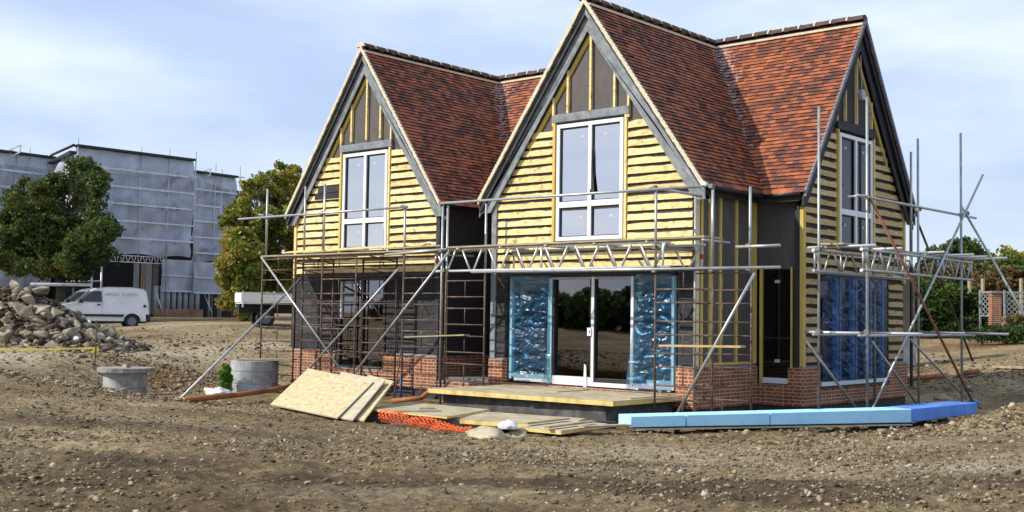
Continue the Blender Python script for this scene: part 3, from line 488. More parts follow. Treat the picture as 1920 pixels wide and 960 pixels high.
# under-side of the roof
mb = MB(); th = .10
def under(a, b_, c, n): n = Vector(n).normalized() * -0.015; mb.slab(Vector(a) + n, Vector(b_) + n, Vector(c[0]) + n, Vector(c[1]) + n, n.normalized() * th)
for xc, a in ((G2C, A2), (G1C, A1)):
    for s in (1, -1): under((xc + s * a, -VERGE + .03, ZE), (xc, -VERGE + .03, ZR), ((xc, YR - .05, ZR), (xc + s * a, YR - BB, ZE)), (s * HH_, 0, a))
under((XL, YR + BB, ZE), (XR - .04, YR + BB, ZE), ((XR - .04, YR, ZR), (XL, YR, ZR)), (0, HH_, BB))
for x0, x1, t0, t1 in ((A2, XR - .04, 0.02, XR - .04), (G1C + A1, G2C - A2, G1C, G2C), (XL, G1C - A1, XL, G1C)): under((x0, YR - BB, ZE), (x1, YR - BB, ZE), ((t1, YR, ZR), (t0, YR, ZR)), (0, -HH_, BB))
mb.build('roof_underlay', M['darkbarge'], roof)
# ridge tiles bedded in mortar
rt, rm = MB(), MB()
def ridge(p, q, first=True):
    p = Vector(p); q = Vector(q); d = (q - p); Ln = d.length; d.normalize(); sx = Vector((0, 0, 1)).cross(d); n = max(1, round(Ln / .42)); st = Ln / n
    for k in range(n):
        a = p + d * (k * st + .012); b_ = p + d * ((k + 1) * st - .012); dz = random.gauss(0, .006); vs = []
        prof = [(math.cos(t) * .15, math.sin(t) * .13 - .03) for t in [math.pi * j / 6 for j in range(7)]]
        for e in (a, b_):
            vs += [e + sx * x + Vector((0, 0, z + dz)) for x, z in prof]
        rt.add(vs, [(j, j + 1, 8 + j, 7 + j) for j in range(6)] + [tuple(range(7)), tuple(range(7, 14))[::-1]])
        c = p + d * (k * st); vs = []
        for e in (c - d * .02, c + d * .02): vs += [e + sx * x * 1.05 + Vector((0, 0, z + .012)) for x, z in prof]
        rm.add(vs, [(j, j + 1, 8 + j, 7 + j) for j in range(6)] + [tuple(range(7)), tuple(range(7, 14))[::-1]])
    for s in (1, -1): rm.bar(p + sx * s * .152 + Vector((0, 0, -.155)), q + sx * s * .152 + Vector((0, 0, -.155)), .045, .055)
ridge((0, -VERGE, ZR + .02), (0, YR - .1, ZR + .02)); ridge((G1C, -VERGE, ZR + .02), (G1C, YR - .1, ZR + .02)); ridge((XL, YR, ZR + .022), (XR, YR, ZR + .022))
rt.build('ridge_tiles', M['ridge'], roof); rm.build('ridge_mortar', M['mortar'], roof)
# verges, bargeboards, gable boards
def rafter(T, s, ar, d0, d1, ot, ob, ext=0.0, jag=0, ue=None):
    mb = MB(); m = HH_ / ar; ue = ar + ext if ue is None else ue
    zc_ = max(ZR - m * ue - ob, ZE - .34); uc = (ZR - ob - zc_) / m
    if not jag: return mb.poly([T(s * ue, d0, ZR - m * ue - ot), T(0, d0, ZR - ot), T(0, d0, ZR - ob), T(s * uc, d0, zc_), T(s * ue, d0, zc_)], Vector(T(0, d1, 0)) - Vector(T(0, d0, 0)))
    n = NC
    for k in range(n):
        a, b_ = ue * k / n, ue * (k + 1) / n; j = random.uniform(-.01, .02)
        mb.poly([T(s * a, d0, ZR - m * a - ot), T(s * b_, d0, ZR - m * b_ - ot + .015), T(s * b_, d0, ZR - m * b_ - ob + j), T(s * a, d0, ZR - m * a - ob + j)], Vector(T(0, d1, 0)) - Vector(T(0, d0, 0)))
    return mb
for gi, (T, ar) in enumerate(((TG1, A1), (TG2, A2), (TG3, BB))):
    for s in (1, -1):
        rafter(T, s, ar, VERGE - .045, VERGE + .012, -.035, .105, 0.03, 1).build('verge', M['mortar'] if gi < 2 else M['coping'], roof)
        dk = gi == 2 and s == 1
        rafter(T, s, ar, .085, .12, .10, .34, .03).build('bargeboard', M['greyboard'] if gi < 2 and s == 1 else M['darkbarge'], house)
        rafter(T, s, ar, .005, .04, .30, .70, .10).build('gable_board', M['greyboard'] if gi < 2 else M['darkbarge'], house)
# walls ------------------------------------------------------------
DW = -.10
def gwall(T, uw, ar, holes):
    """thin-shell gable wall with rectangular openings; holes: (u0,u1,z0,z1)"""
    mb = MB(); m = HH_ / ar; us = sorted({-uw, uw, 0.0} | {h[0] for h in holes} | {h[1] for h in holes})
    for a, b_ in zip(us[:-1], us[1:]):
        mid = (a + b_) / 2; hs = sorted([h for h in holes if h[0] <= mid <= h[1]], key=lambda h: h[2]); z = 0.0
        for h in hs:
            if h[2] > z + .01: tbox(mb, T, a, b_, DW - .12, DW, z, h[2])
            z = h[3]
        ta, tb = ZR - m * abs(a) - .17, ZR - m * abs(b_) - .17
        p = [T(a, DW, z), T(b_, DW, z), T(b_, DW, tb), T(a, DW, ta)]
        mb.poly(p, Vector(T(0, DW - .12, 0)) - Vector(T(0, DW, 0)))
    return mb
W1, W2, W3 = 2.90, 2.86, 2.76
WIN = {1: (-.90, .95, 2.70, 5.40), 2: (-.93, 1.0, 2.74, 5.46), 3: (-.98, .86, 2.74, 5.42)}
DOOR = {1: (-.95, .92, .0, 2.05), 2: (-2.28, 2.38, .0, 2.02), 3: (-1.96, 1.68, .0, 2.1)}
for gi, T, uw, ar in ((1, TG1, W1, A1), (2, TG2, W2, A2), (3, TG3, W3, BB)):
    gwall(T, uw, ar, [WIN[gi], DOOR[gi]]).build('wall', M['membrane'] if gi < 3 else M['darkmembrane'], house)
mb = MB(); mb.box(2.74, 2.80, .22, 2.60, 0, 3.72); mb.box(2.74, 3.84, 2.66, 2.72, 2.16, 3.78); mb.build('wall', M['membrane'], house)       # right flank and recess
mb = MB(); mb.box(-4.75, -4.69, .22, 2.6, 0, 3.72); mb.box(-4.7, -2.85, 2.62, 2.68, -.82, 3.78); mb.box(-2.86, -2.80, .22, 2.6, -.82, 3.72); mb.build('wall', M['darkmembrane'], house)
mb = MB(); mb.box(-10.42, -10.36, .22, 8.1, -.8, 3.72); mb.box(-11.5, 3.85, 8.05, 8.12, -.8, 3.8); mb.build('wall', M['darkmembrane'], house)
# inside: floors and partitions, dark
mb = MB(); mb.box(-10.3, 2.64, .25, 8.0, -.62, -.5); mb.box(2.64, 3.75, 2.8, 8.0, -.62, -.5); mb.box(-10.3, 3.8, 2.9, 8.0, 2.2, 2.4); mb.box(-2.7, 2.7, .25, 2.9, 2.2, 2.4); mb.box(-10.3, -4.8, .25, 2.9, 2.2, 2.4); mb.build('floor', M['plaster'], house)
mb = MB(); mb.box(-10.3, 3.2, 4.4, 4.5, -.5, 2.2); mb.box(-4.7, -4.6, 2.8, 8, -.5, 6); mb.box(-10.3, 2.2, 4.7, 4.8, 2.4, 6); mb.build('partition', M['plaster'], house)
# brick plinth
mb = MB()
def plinth(T, u0, u1, z1, d1=0.0, dep_=.24): tbox(mb, T, u0, u1, d1 - dep_, d1, -.83, z1)
plinth(TG1, -2.91, -.98, 0); plinth(TG1, -.98, .94, -.44, -.002); plinth(TG1, .94, 2.91, 0)
plinth(TG2, -2.88, -2.31, 0); plinth(TG2, -2.31, 2.40, -.52, -.002); plinth(TG2, 2.40, 2.89, 0)
plinth(TG3, -2.787, -1.98, 0); plinth(TG3, -1.98, 1.72, -.46, -.002); plinth(TG3, 1.72, 2.787, 0)
mb.box(2.65, 2.888, .242, 2.543, -.83, -.002); mb.box(2.89, 3.63, 2.545, 2.78, -.83, -.40); mb.box(3.63, 3.758, 2.545, 2.78, -.83, -.003)
mb.box(-4.86, -4.626, .242, 2.54, -.83, -.002); mb.box(-4.624, -2.885, .02, .24, -.83, -.60)
mb.build('brick_plinth', M['brick'], house)
mb = MB()
for T, u0, u1, z in ((TG1, -2.9, -.98, .0), (TG1, .94, 2.9, 0), (TG2, -2.87, -2.31, 0), (TG2, 2.4, 2.88, 0), (TG3, -2.78, -1.98, 0), (TG3, 1.72, 2.78, 0)):
    tz = .055; mb = MB(); mb.hexa([T(u0, -.005, z + .001), T(u1, -.005, z + .001), T(u1, -.115, z + .001), T(u0, -.115, z + .001), T(u0, -.01, z + .012), T(u1, -.01, z + .012), T(u1, -.095, z + tz), T(u0, -.095, z + tz)]); mb.build('plinth_capping', M['coping'], house)
mb = MB(); mb.hexa([(2.80, .25, .001), (2.882, .25, .001), (2.882, 2.54, .001), (2.80, 2.54, .001), (2.805, .25, .055), (2.875, .25, .012), (2.875, 2.54, .012), (2.805, 2.54, .055)])
mb.build('plinth_capping', M['coping'], house)
MB().box(2.9, 3.62, 2.55, 2.66, -.399, -.375).build('plinth_capping', M['coping'], house); MB().box(-4.6, -2.9, .03, .22, -.599, -.58).build('plinth_capping', M['coping'], house)
mb = MB(); mb.box(-10.40, -4.66, .03, .3, -1.5, -.832); mb.box(-4.66, -2.84, .05, .3, -1.5, -.833); mb.box(-2.84, 2.86, .032, .3, -1.5, -.834); mb.box(2.6, 2.86, .3, 2.55, -1.5, -.832); mb.box(2.6, 3.95, 2.57, 2.9, -1.5, -.831); mb.box(3.6, 3.951, 2.9, 8.1, -1.5, -.832)
mb.box(-10.39, -10.1, .3, 8.1, -1.5, -.8); mb.build('foundation', M['darkbarge'], house)
# cladding boards --------------------------------------------------
def board(mb, T, u0, u1, z0, hgt, d, thick=.025, wany=.022, tilt=.012, seed=0, nseg=None):
    n = nseg or max(2, int((u1 - u0) / .09)); vs = []; ph = random.uniform(0, 99)
    for k in range(n + 1):
        u = u0 + (u1 - u0) * k / n; wz = (mnoise.noise(Vector((u * 2.2, ph, 0))) * .9 + mnoise.noise(Vector((u * 7, ph, 3))) * .45) * wany; lo = mnoise.noise(Vector((u * 1.3, ph, 9))) * .003
        vs += [T(u, d + tilt, z0 + lo), T(u, d, z0 + hgt + wz), T(u, d - thick, z0 + hgt + wz), T(u, d - thick + tilt * .3, z0 + lo)]
    fs = [(4 * k + j, 4 * k + (j + 1) % 4, 4 * k + 4 + (j + 1) % 4, 4 * k + 4 + j) for k in range(n) for j in range(4)] + [(0, 1, 2, 3), (4 * n, 4 * n + 3, 4 * n + 2, 4 * n + 1)]
    mb.add(vs, fs)
def clad(mb, T, ul, ur, z0, z1, ar, pitch=.2, h=.142, side=0, wany=.034, lim=True):
    z = z0; m = HH_ / ar
    while z + h <= z1 + .02:
        lmt = (ZR - (z + h * .5) - .62) / m; a, b_ = (max(ul, -lmt), min(ur, lmt)) if lim else (ul, ur)
        if b_ - a > .08: board(mb, T, a + random.uniform(0, .012), b_ - random.uniform(0, .012), z, h + random.uniform(-.008, .008), DW + .045, wany=wany)
        z += pitch
for gi, T, uw, ar, pit, hh in ((1, TG1, W1, A1, .203, .135), (2, TG2, W2, A2, .203, .133), (3, TG3, W3, BB, .222, .128)):
    wn_ = WIN[gi]; e = .09
    for a_, b_, c_, d_ in ((-uw + .12, wn_[0] - e, 2.74, 5.42), (wn_[1] + e, uw - .10, 2.74, 5.42), (-uw + .12, uw - .10, 2.74 - pit * 3, 2.72)): mb = MB(); clad(mb, T, a_, b_, c_, d_, ar, pit, hh); mb.build('upper_cladding', M['pine'] if gi < 3 else M['pineshade_mid'], house)
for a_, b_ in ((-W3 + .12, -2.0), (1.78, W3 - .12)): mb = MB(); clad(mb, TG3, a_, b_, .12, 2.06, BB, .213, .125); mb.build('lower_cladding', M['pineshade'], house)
for T_, a_, b_ in ((TG1, -W1 + .12, -1.0), (TG1, .98, W1 - .10), (TG2, -W2 + .15, -2.34), (TG2, 2.44, W2 - .04)): mb = MB(); clad(mb, T_, a_, b_, .07, 2.1, A1, .195, .20, wany=.004); mb.build('lower_cladding', M['blackboard'], house)
mb = MB(); board(mb, TG1, -1.92, -.99, 4.36, .19, DW + .055, wany=.003); board(mb, TG1, -2.05, -.99, 4.18, .18, DW + .05, wany=.003); mb.build('dark_boards', M['blackboard'], house)
# posts and studs --------------------------------------------------
def stud(T, u, w_, z0, z1, mat, d0=DW, d1=-.03, nm='stud'):
    mb = MB(); tbox(mb, T, u - w_ / 2, u + w_ / 2, d0, d1, z0, z1); mb.build(nm, mat, house)
for gi, T, ar, us in ((1, TG1, A1, (-.98, -.56, .05, .60, 1.02)), (2, TG2, A2, (-1.02, -.60, .05, .72, 1.10)), (3, TG3, BB, (-1.06, -.62, -.02, .80))):
    for u in us: stud(T, u, .055 if gi < 3 else .035, (5.42 if abs(u) > .9 else 5.68), ZR - abs(u) * HH_ / ar - .68, M['pine'], nm='gable_stud')
    for s in (-1,) if gi < 3 else (1,):
        m = HH_ / ar; mb = MB(); u0 = 1.75; mb.poly([T(s * u0, -.055, ZR - m * u0 - .72), T(0, -.055, ZR - .72), T(0, -.055, ZR - .88), T(s * u0, -.055, ZR - m * u0 - .88)], Vector(T(0, DW, 0)) - Vector(T(0, -.055, 0))); mb.build('rafter', M['post'], house)
    wn_ = WIN[gi]; mb = MB(); tbox(mb, T, wn_[0] - .1, wn_[1] + .12, DW, -.015, wn_[3] + .03, wn_[3] + .21); mb.build('lintel_board', M['greyboard'] if gi < 3 else M['darkbarge'], house)
    stud(T, wn_[0] - .045, .07, 2.68, wn_[3] + .02, M['post'], nm='window_post', d1=-.02); stud(T, wn_[1] + .045, .06, 2.68, wn_[3] + .02, M['pine'], nm='window_post', d1=-.02)
stud(TG1, -W1 + .05, .10, 2.02, 3.95, M['pine'], nm='corner_post', d1=-.02); stud(TG1, -W1 + .04, .12, .05, 2.02, M['blackboard'], nm='corner_post', d1=-.02); stud(TG1, W1 - .045, .13, .03, 3.92, M['darkbarge'], nm='corner_post', d1=-.015)
stud(TG2, -W2 + .08, .15, .03, 3.85, M['greyboard'], nm='corner_post', d1=-.01, d0=-.2); stud(TG2, W2 - .02, .05, .03, 3.85, M['pine'], nm='corner_post', d1=-.02, d0=-.16)
stud(TG3, W3 - .05, .12, 2.0, 3.9, M['post'], nm='corner_post'); stud(TG3, -W3 + .055, .13, .02, 3.85, M['post'], nm='corner_post', d1=-.02)
mb = MB(); mb.box(2.72, 2.87, .205, .30, .02, 3.72); mb.build('corner_post', M['post'], house)
mb = MB(); mb.box(3.80, 3.97, 2.60, 2.665, .02, 3.62); mb.build('corner_post', M['post'], house)
for y, w_ in ((.62, .07), (1.05, .07), (1.72, .07), (2.50, .16)):
    mb = MB(); mb.box(2.80, 2.845, y - w_ / 2, y + w_ / 2, .06, 3.65); mb.build('flank_stud', M['post'], house)
mb = MB(); mb.box(2.80, 2.84, .30, 2.42, .055, .11); mb.build('flank_rail', M['post'], house)
mb = MB(); mb.box(2.90, 2.96, 2.60, 2.66, -.37, 2.2); mb.build('window_post', M['post'], house)
mb = MB(); mb.box(3.66, 3.70, 2.60, 2.65, -.37, 2.2); mb.build('window_post', M['post'], house)
mb = MB(); mb.box(3.62, 3.66, 2.66, 2.70, -.37, 2.2); mb.box(2.86, 2.90, 2.66, 2.70, -.37, 2.2); mb.box(3.70, 3.84, 2.665, 2.70, -.0, 2.2); mb.build('wall', M['darkbarge'], house)
# gutters and fascia
mb = MB(); mb.box(A2 - .18, A2 - .155, -.02, 2.3, 3.62, 3.80); mb.box(A2 - .17, 4.02, 2.37, 2.40, 3.62, 3.80); mb.build('fascia', M['darkbarge'], house)
mb = MB(); mb.box(G1C + A1 - .05, -A2 + .05, 2.37, 2.40, 3.62, 3.80); mb.build('fascia', M['darkbarge'], house)
mb = MB(); mb.tube((A2 + .03, -.1, 3.77), (A2 + .03, 2.3, 3.75), .05, 8); mb.tube((A2 + .03, 2.3, 3.75), (4.05, 2.3, 3.77), .05, 8); mb.build('gutter', M['blackpl'], house, True)
mb = MB(); p = [un(1713, 480, 'y', 8.3), un(1713, 395, 'y', 8.3)]; mb.tube((4.02, 8.32, 3.7), (4.02, 8.32, -.6), .04); mb.build('downpipe', M['blackpl'], house)
mb = MB(); mb.path([(-4.0, 2.2, 3.72), (-4.0, 2.2, 3.5), (-4.55, 2.0, 3.25), (-4.55, 2.0, 1.0)], .035); mb.build('downpipe', M['blackpl'], house)
mb = MB(); mb.tube((A2 + .04, -.2, 3.79), (A2 + .04, -.10, 3.79), .055, 10); mb.build('gutter_end', M['upvc'], house)
# windows ----------------------------------------------------------
def gwindow(T, u0, u1, z0, z1, zt, um, pane, fr='upvc', parent=house):
    f = MB(); w_ = .085; dF, dB = -.035, -.12
    tbox(f, T, u0, u0 + w_, dB, dF, z0, z1); tbox(f, T, u1 - w_, u1, dB, dF, z0, z1); tbox(f, T, u0 + w_, u1 - w_, dB, dF, z1 - w_, z1); tbox(f, T, u0 + w_, u1 - w_, dB, dF, z0, z0 + w_)
    tbox(f, T, u0 + w_, u1 - w_, dB, dF, zt - .065, zt + .065); tbox(f, T, um - .045, um + .045, dB, dF + .004, zt + .065, z1 - w_); tbox(f, T, um - .045, um + .045, dB, dF + .004, z0 + w_, zt - .065)
    win = f.build('window', M[fr], parent)
    s = MB()
    for a, b_, c, e in ((u0 + w_, um - .045, zt + .065, z1 - w_), (um + .045, u1 - w_, zt + .065, z1 - w_), (u0 + w_, um - .045, z0 + w_, zt - .065), (um + .045, u1 - w_, z0 + w_, zt - .065)):
        g_ = .035; tbox(s, T, a, a + g_, dB + .005, -.07, c, e); tbox(s, T, b_ - g_ * .6, b_, dB + .005, -.07, c, e); tbox(s, T, a + g_, b_ - g_ * .6, dB + .005, -.07, e - g_, e); tbox(s, T, a + g_, b_ - g_ * .6, dB + .005, -.07, c, c + g_ * .6)
        p = MB(); tbox(p, T, a + g_, b_ - g_ * .6, -.105, -.095, c + g_ * .6, e - g_); p.build('pane', M[pane], win)
        k = MB(); cu = a + (b_ - a) * random.uniform(.3, .7); tbox(k, T, cu, cu + .1, -.0945, -.093, e - .26, e - .2); k.build('sticker', M['sticker'], win)
    s.build('sash', M['blackpl'], win)
    return win
w1 = gwindow(TG1, -.86, .91, 2.72, 5.36, 3.52, .04, 'glassup'); w2 = gwindow(TG2, -.90, .97, 2.76, 5.43, 3.58, .06, 'glassup'); w3 = gwindow(TG3, -.94, .82, 2.76, 5.38, 3.56, -.08, 'glassshade')
mb = MB(); q = un(1108, 362, 'y', .02); mb.poly([(q.x - .05, .03, q.z), (q.x + .09, .03, q.z), (q.x + .03, .035, q.z + .45), (q.x + .01, .035, q.z + 1.0)], (0, .006, 0)); mb.build('torn_tape', M['blackpl'], w2)
# right narrow window in the recess
f = MB(); f.box(2.97, 3.65, 2.63, 2.69, -.36, -.24); nw = f.build('window', M['upvc'], house)
p = MB(); p.box(2.97, 3.65, 2.66, 2.67, -.24, 2.16); p.build('pane', M['glassshade'], nw); p = MB(); p.box(2.97, 3.65, 2.645, 2.659, .62, .66); p.build('sash', M['blackpl'], nw)
for z in (.1, 1.85): p = MB(); p.box(3.25, 3.38, 2.652, 2.655, z, z + .07); p.build('sticker', M['sticker'], nw)
# left ground floor door: dark frame, two tall panes
f = MB()
for a, b_ in ((-.95, -.86), (-.03, .06), (.84, .93)): tbox(f, TG1, a, b_, -.14, -.05, -.42, 2.04)
tbox(f, TG1, -.86, -.03, -.14, -.05, 1.92, 2.04); tbox(f, TG1, .06, .84, -.14, -.05, 1.92, 2.04); tbox(f, TG1, -.86, -.03, -.14, -.05, -.42, -.34); tbox(f, TG1, .06, .84, -.14, -.05, -.42, -.34)
d1 = f.build('door', M['darkbarge'], house)
for a, b_ in ((-.86, -.03), (.06, .84)): p = MB(); tbox(p, TG1, a, b_, -.11, -.10, -.34, 1.92); p.build('pane', M['glassdoor'], d1)
p = MB(); tbox(p, TG1, -.855, -.82, -.1, -.045, .9, 1.9); p.build('door_trim', M['upvc'], d1); p = MB(); tbox(p, TG1, -.95, .93, -.13, -.03, -.437, -.42); p.build('sill', M['grey_pl'], d1)
# main patio doors
f = MB()
for a, b_, dd in ((.155, .225, -.03), (1.225, 1.295, -.028)): tbox(f, TG2, a, b_, -.14, dd, -.40, 1.93)
tbox(f, TG2, -.93, .15, -.14, -.02, -.49, -.30); tbox(f, TG2, .155, 1.30, -.14, .0, -.49, -.401); tbox(f, TG2, 1.30, 2.34, -.14, -.025, -.47, -.37); tbox(f, TG2, -2.1, -.96, -.14, -.03, -.47, -.38)
pd = f.build('patio_door', M['upvc'], house)
f = MB(); tbox(f, TG2, -2.25, 2.36, -.15, -.045, 1.93, 2.01); tbox(f, TG2, -.98, -.91, -.15, -.04, -.3, 1.93); tbox(f, TG2, .11, .154, -.15, -.04, -.3, 1.93); tbox(f, TG2, 1.296, 1.33, -.15, -.035, -.36, 1.93); tbox(f, TG2, .226, .25, -.15, -.05, -.4, 1.93); tbox(f, TG2, -2.28, 2.38, -.16, -.05, -.515, -.495); tbox(f, TG2, .25, 1.22, -.12, -.05, -.40, -.31)
f.build('door_seal', M['blackpl'], pd)
f = MB(); tbox(f, TG2, -2.25, 2.36, -.14, -.035, 1.88, 1.929); f.build('head_rail', M['grey_pl'], pd)
for a, b_ in ((-2.2, -.98), (-.91, .11), (.25, 1.22), (1.33, 2.30)): p = MB(); tbox(p, TG2, a, b_, -.115, -.105, -.37, 1.9); p.build('pane', M['glassdoor'], pd)
p = MB(); tbox(p, TG2, .07, .17, -.025, .0, .62, .80); p.build('lock_plate', M['upvc'], pd); p = MB(); tbox(p, TG2, .125, .14, -.001, .01, .68, .74); p.build('keyhole', M['blackpl'], pd)
p = MB(); p.poly([TG2(-.02, -.015, -.52), TG2(.07, -.015, -.52), TG2(.05, -.015, -.05), TG2(0.0, -.015, .0)], (0, -.02, 0)); p.build('loose_strip', M['upvc'], pd)
f = MB()
for a, b_ in ((-2.24, -2.17), (-1.08, -.97)): tbox(f, TG2, a, b_, -.14, -.02, -.42, 1.9)
tbox(f, TG2, -2.17, -1.08, -.14, -.024, -.38, -.30); f.build('blue_frame', M['bluefoil'], pd); f = MB(); tbox(f, TG2, 2.27, 2.335, -.14, -.02, -.36, 1.9); tbox(f, TG2, 1.65, 2.27, -.14, -.024, -.369, -.28); f.build('blue_frame', M['bluefoil'], pd)
for a, b_, cc in ((-2.2, -1.3, -.38), (.3, 1.2, -.38)): pass
p = MB()
for u in (-.5, .8): tbox(p, TG2, u, u + .12, -.1045, -.103, 1.62, 1.70)
p.build('sticker', M['sticker'], pd)
def filmsheet(name, T, u0, u1, z0, z1, d, mat, amp=.03, parent=None, lf=None, nu=46, nz_=90, sd=0):
    vs = []; 
    for j in range(nz_ + 1):
        for i in range(nu + 1):
            a, b_ = i / nu, j / nz_; u = u0 + (u1 - u0) * a; z = z0 + (z1 - z0) * b_
            if lf: u = lf(a, b_, u)
            q = Vector((u * 2.0, z * 3.1, sd)); e = min(1, 6 * a, 6 * (1 - a), 8 * (1 - b_) + .2)
            q2 = q + Vector((mnoise.noise(q * 1.3), mnoise.noise(q * 1.3 + Vector((5, 5, 5))), 0)) * 1.2
            n = (1 - 2.2 * abs(mnoise.noise(q2 * 1.1))) * .8 + (1 - 2.2 * abs(mnoise.noise(q2 * 2.7))) * .42 + mnoise.noise(q2 * 6) * .2
            vs.append(T(u, d + amp * n * e, z))
    W_ = nu + 1; fs = [(j * W_ + i, j * W_ + i + 1, (j + 1) * W_ + i + 1, (j + 1) * W_ + i) for j in range(nz_) for i in range(nu)]
    return mesh_obj(name, vs, fs, M[mat], parent, True)
filmsheet('protective_film', TG2, -2.21, -.99, -.40, 1.97, .03, 'film', .06, pd, sd=1)
filmsheet('protective_film', TG2, 1.42, 2.33, -.50, 1.97, .035, 'film', .07, pd, lf=lambda a, b_, u: u - (1 - a) * .28 * max(0, 1 - b_ * 1.2) + .0, sd=7)
filmsheet('film_edge', TG2, 1.36, 1.60, -.36, 1.94, .06, 'filmpale', .035, pd, lf=lambda a, b_, u: u - .22 * max(0, .55 - b_) - .02 * math.sin(b_ * 9), nu=14, nz_=60, sd=13)
filmsheet('film_edge', TG2, -1.10, -.90, -.50, .2, .05, 'filmpale', .03, pd, lf=lambda a, b_, u: u - .35 * max(0, .3 - b_) * (1 - a), nu=14, nz_=30, sd=17)
filmsheet('film_edge', TG2, -2.16, -1.05, 1.60, 1.96, .062, 'filmpale', .03, pd, nu=30, nz_=16, sd=19)
filmsheet('film_edge', TG2, 1.45, 2.28, 1.60, 1.96, .07, 'filmpale', .03, pd, nu=30, nz_=16, sd=23)
mb = MB(); mb.box(.75, 1.5, 1.0, 2.4, -.5, .3); mb.build('blue_bundle', M['bluefoildark'], house)
mb = MB(); mb.box(-.6, .1, 2.2, 2.8, -.5, .1); mb.build('crate', M['pineshade'], house)
# right gable bifold doors behind blue film
f = MB()
tbox(f, TG3, -1.95, 1.66, -.15, -.05, 2.0, 2.09); tbox(f, TG3, -1.95, -1.90, -.15, -.05, -.38, 2.0); tbox(f, TG3, 1.60, 1.66, -.15, -.05, -.38, 2.0); tbox(f, TG3, -1.96, 1.68, -.16, .03, -.458, -.42); bd = f.build('bifold_door', M['blackpl'], house)
p = MB(); tbox(p, TG3, -1.90, 1.60, -.14, -.01, -.42, -.33); p.build('bottom_rail', M['upvc'], bd)
for a, b_ in ((-1.9, -1.05), (-1.0, -.2), (-.15, .65), (.7, 1.6)): p = MB(); tbox(p, TG3, a, b_, -.12, -.11, -.33, 2.0); p.build('pane', M['glassshade'], bd)
f = MB()
for u in (-1.12, -.96, -.28, -.12, .52, .68, 1.38): tbox(f, TG3, u - .04, u + .04, -.14, -.012, -.33, 2.0)
f.build('blue_frame', M['bluefoildark'], bd)
filmsheet('protective_film', TG3, -1.88, 1.55, -.32, 2.04, -.005, 'filmdark', .05, bd, nu=110, nz_=70, sd=31)
mb = MB(); tbox(mb, TG3, -1.98, 2.5, -.09, -.02, 2.08, 2.14); mb.build('lead_flashing', M['greyboard'], house)
q = un(1616, 178, 'x', 4.02); qt = un(1614, 128, 'x', 4.0)
pl_ = thing('pulley', (q.x, q.y, q.z - .12), 'small round grey pulley hanging on a cord high in the right gable', 'pulley')
MB().tube((q.x - .05, q.y, q.z), (q.x + .05, q.y, q.z), .13, 16).build('wheel', M['grey_pl'], pl_); MB().tube((q.x, q.y, q.z + .1), (q.x, q.y - .06, qt.z + .3), .012, 6).build('cord', M['grey_pl'], pl_)
# ------------------------------------------------------------------ scaffolding
TR = .029
YO, YI = -1.2, -.35
def tubeo(p, q, parent, nm='standard', mat='steel', r=TR): return MB().tube(p, q, r, 8).build(nm, M[mat], parent, True)
def coupler(p, parent, s=.045):
    p = Vector(p); mb = MB(); mb.box(p.x - s, p.x + s, p.y - s, p.y + s, p.z - s * .9, p.z + s * .9); mb.tube((p.x - s - .03, p.y, p.z), (p.x + s + .03, p.y, p.z), .014, 6); return mb.build('coupler', M['coupler'], parent)
fs = thing('front_scaffold', (-4, -1.2, -1), 'long scaffold of rusty frames, steel tubes and white lattice beams along the house front', 'scaffold')
def xat(px, y=YO): return un(px, 560, 'y', y).x
def zat(px, py, y=YO): return un(px, py, 'y', y).z
def frame_panel(x0, x1, y, z0, z1, parent, r=.021, mods=None):
    """two legs with pairs of rungs and a short stub in the middle of each pair"""
    f = thing_part = bpy.data.objects.new('frame', None); COL.objects.link(f); f.parent = parent; f.location = Vector((x0, y, z0)) - wloc(parent)
    tubeo((x0, y, z0), (x0, y, z1), f, 'leg', 'rust', r + .003); tubeo((x1, y, z0), (x1, y, z1), f, 'leg', 'rust', r + .003)
    z = z0 + .12; k = 0; dz = .635
    while z < z1 - .08:
        zt = min(z + .37, z1 - .03); tubeo((x0, y, z), (x1, y, z), f, 'rung', 'rust', .016); tubeo((x0, y, zt), (x1, y, zt), f, 'rung', 'rust', .016)
        xm = (x0 + x1) / 2; tubeo((xm, y, z), (xm, y, zt), f, 'stub', 'rust', .013); z += dz
    return f
X_ = {p: xat(p) for p in (491, 552, 603, 667, 756, 829, 836, 909, 1229, 1336)}
XI_ = {p: xat(p, YI) for p in (567, 624, 680, 743, 1303, 1409)}
zg = lambda x, y: HH(x, y)
for a, b_ in ((491, 552), (603, 667), (756, 829), (836, 909)): frame_panel(X_[a], X_[b_], YO, -1.12 if a != 836 else -.57, 2.5 if a < 700 else 1.98, fs)
for a, b_ in ((567, 624), (680, 743)): frame_panel(XI_[a], XI_[b_], YI, -1.1, 2.46, fs)
frame_panel(X_[1229], X_[1336], YO, -1.05, 2.03, fs); frame_panel(XI_[1303], XI_[1409], YI, -1.05, 1.98, fs)
# dark rails running behind between the left frames
for z in (1.35, .72, .05, -.55): tubeo((XI_[567], YI + .03, z), (XI_[743], YI + .03, z + .0), fs, 'rail', 'rust', .015)
for z in (2.36, 2.02):
    tubeo((XI_[567], YI, z), (XI_[743] + .3, YI, z), fs, 'rail', 'rust', .016)
    for x in (XI_[567], XI_[624], XI_[743]): tubeo((x, YI, z), (x - .1, YO, z + .12), fs, 'rail', 'rust', .015)
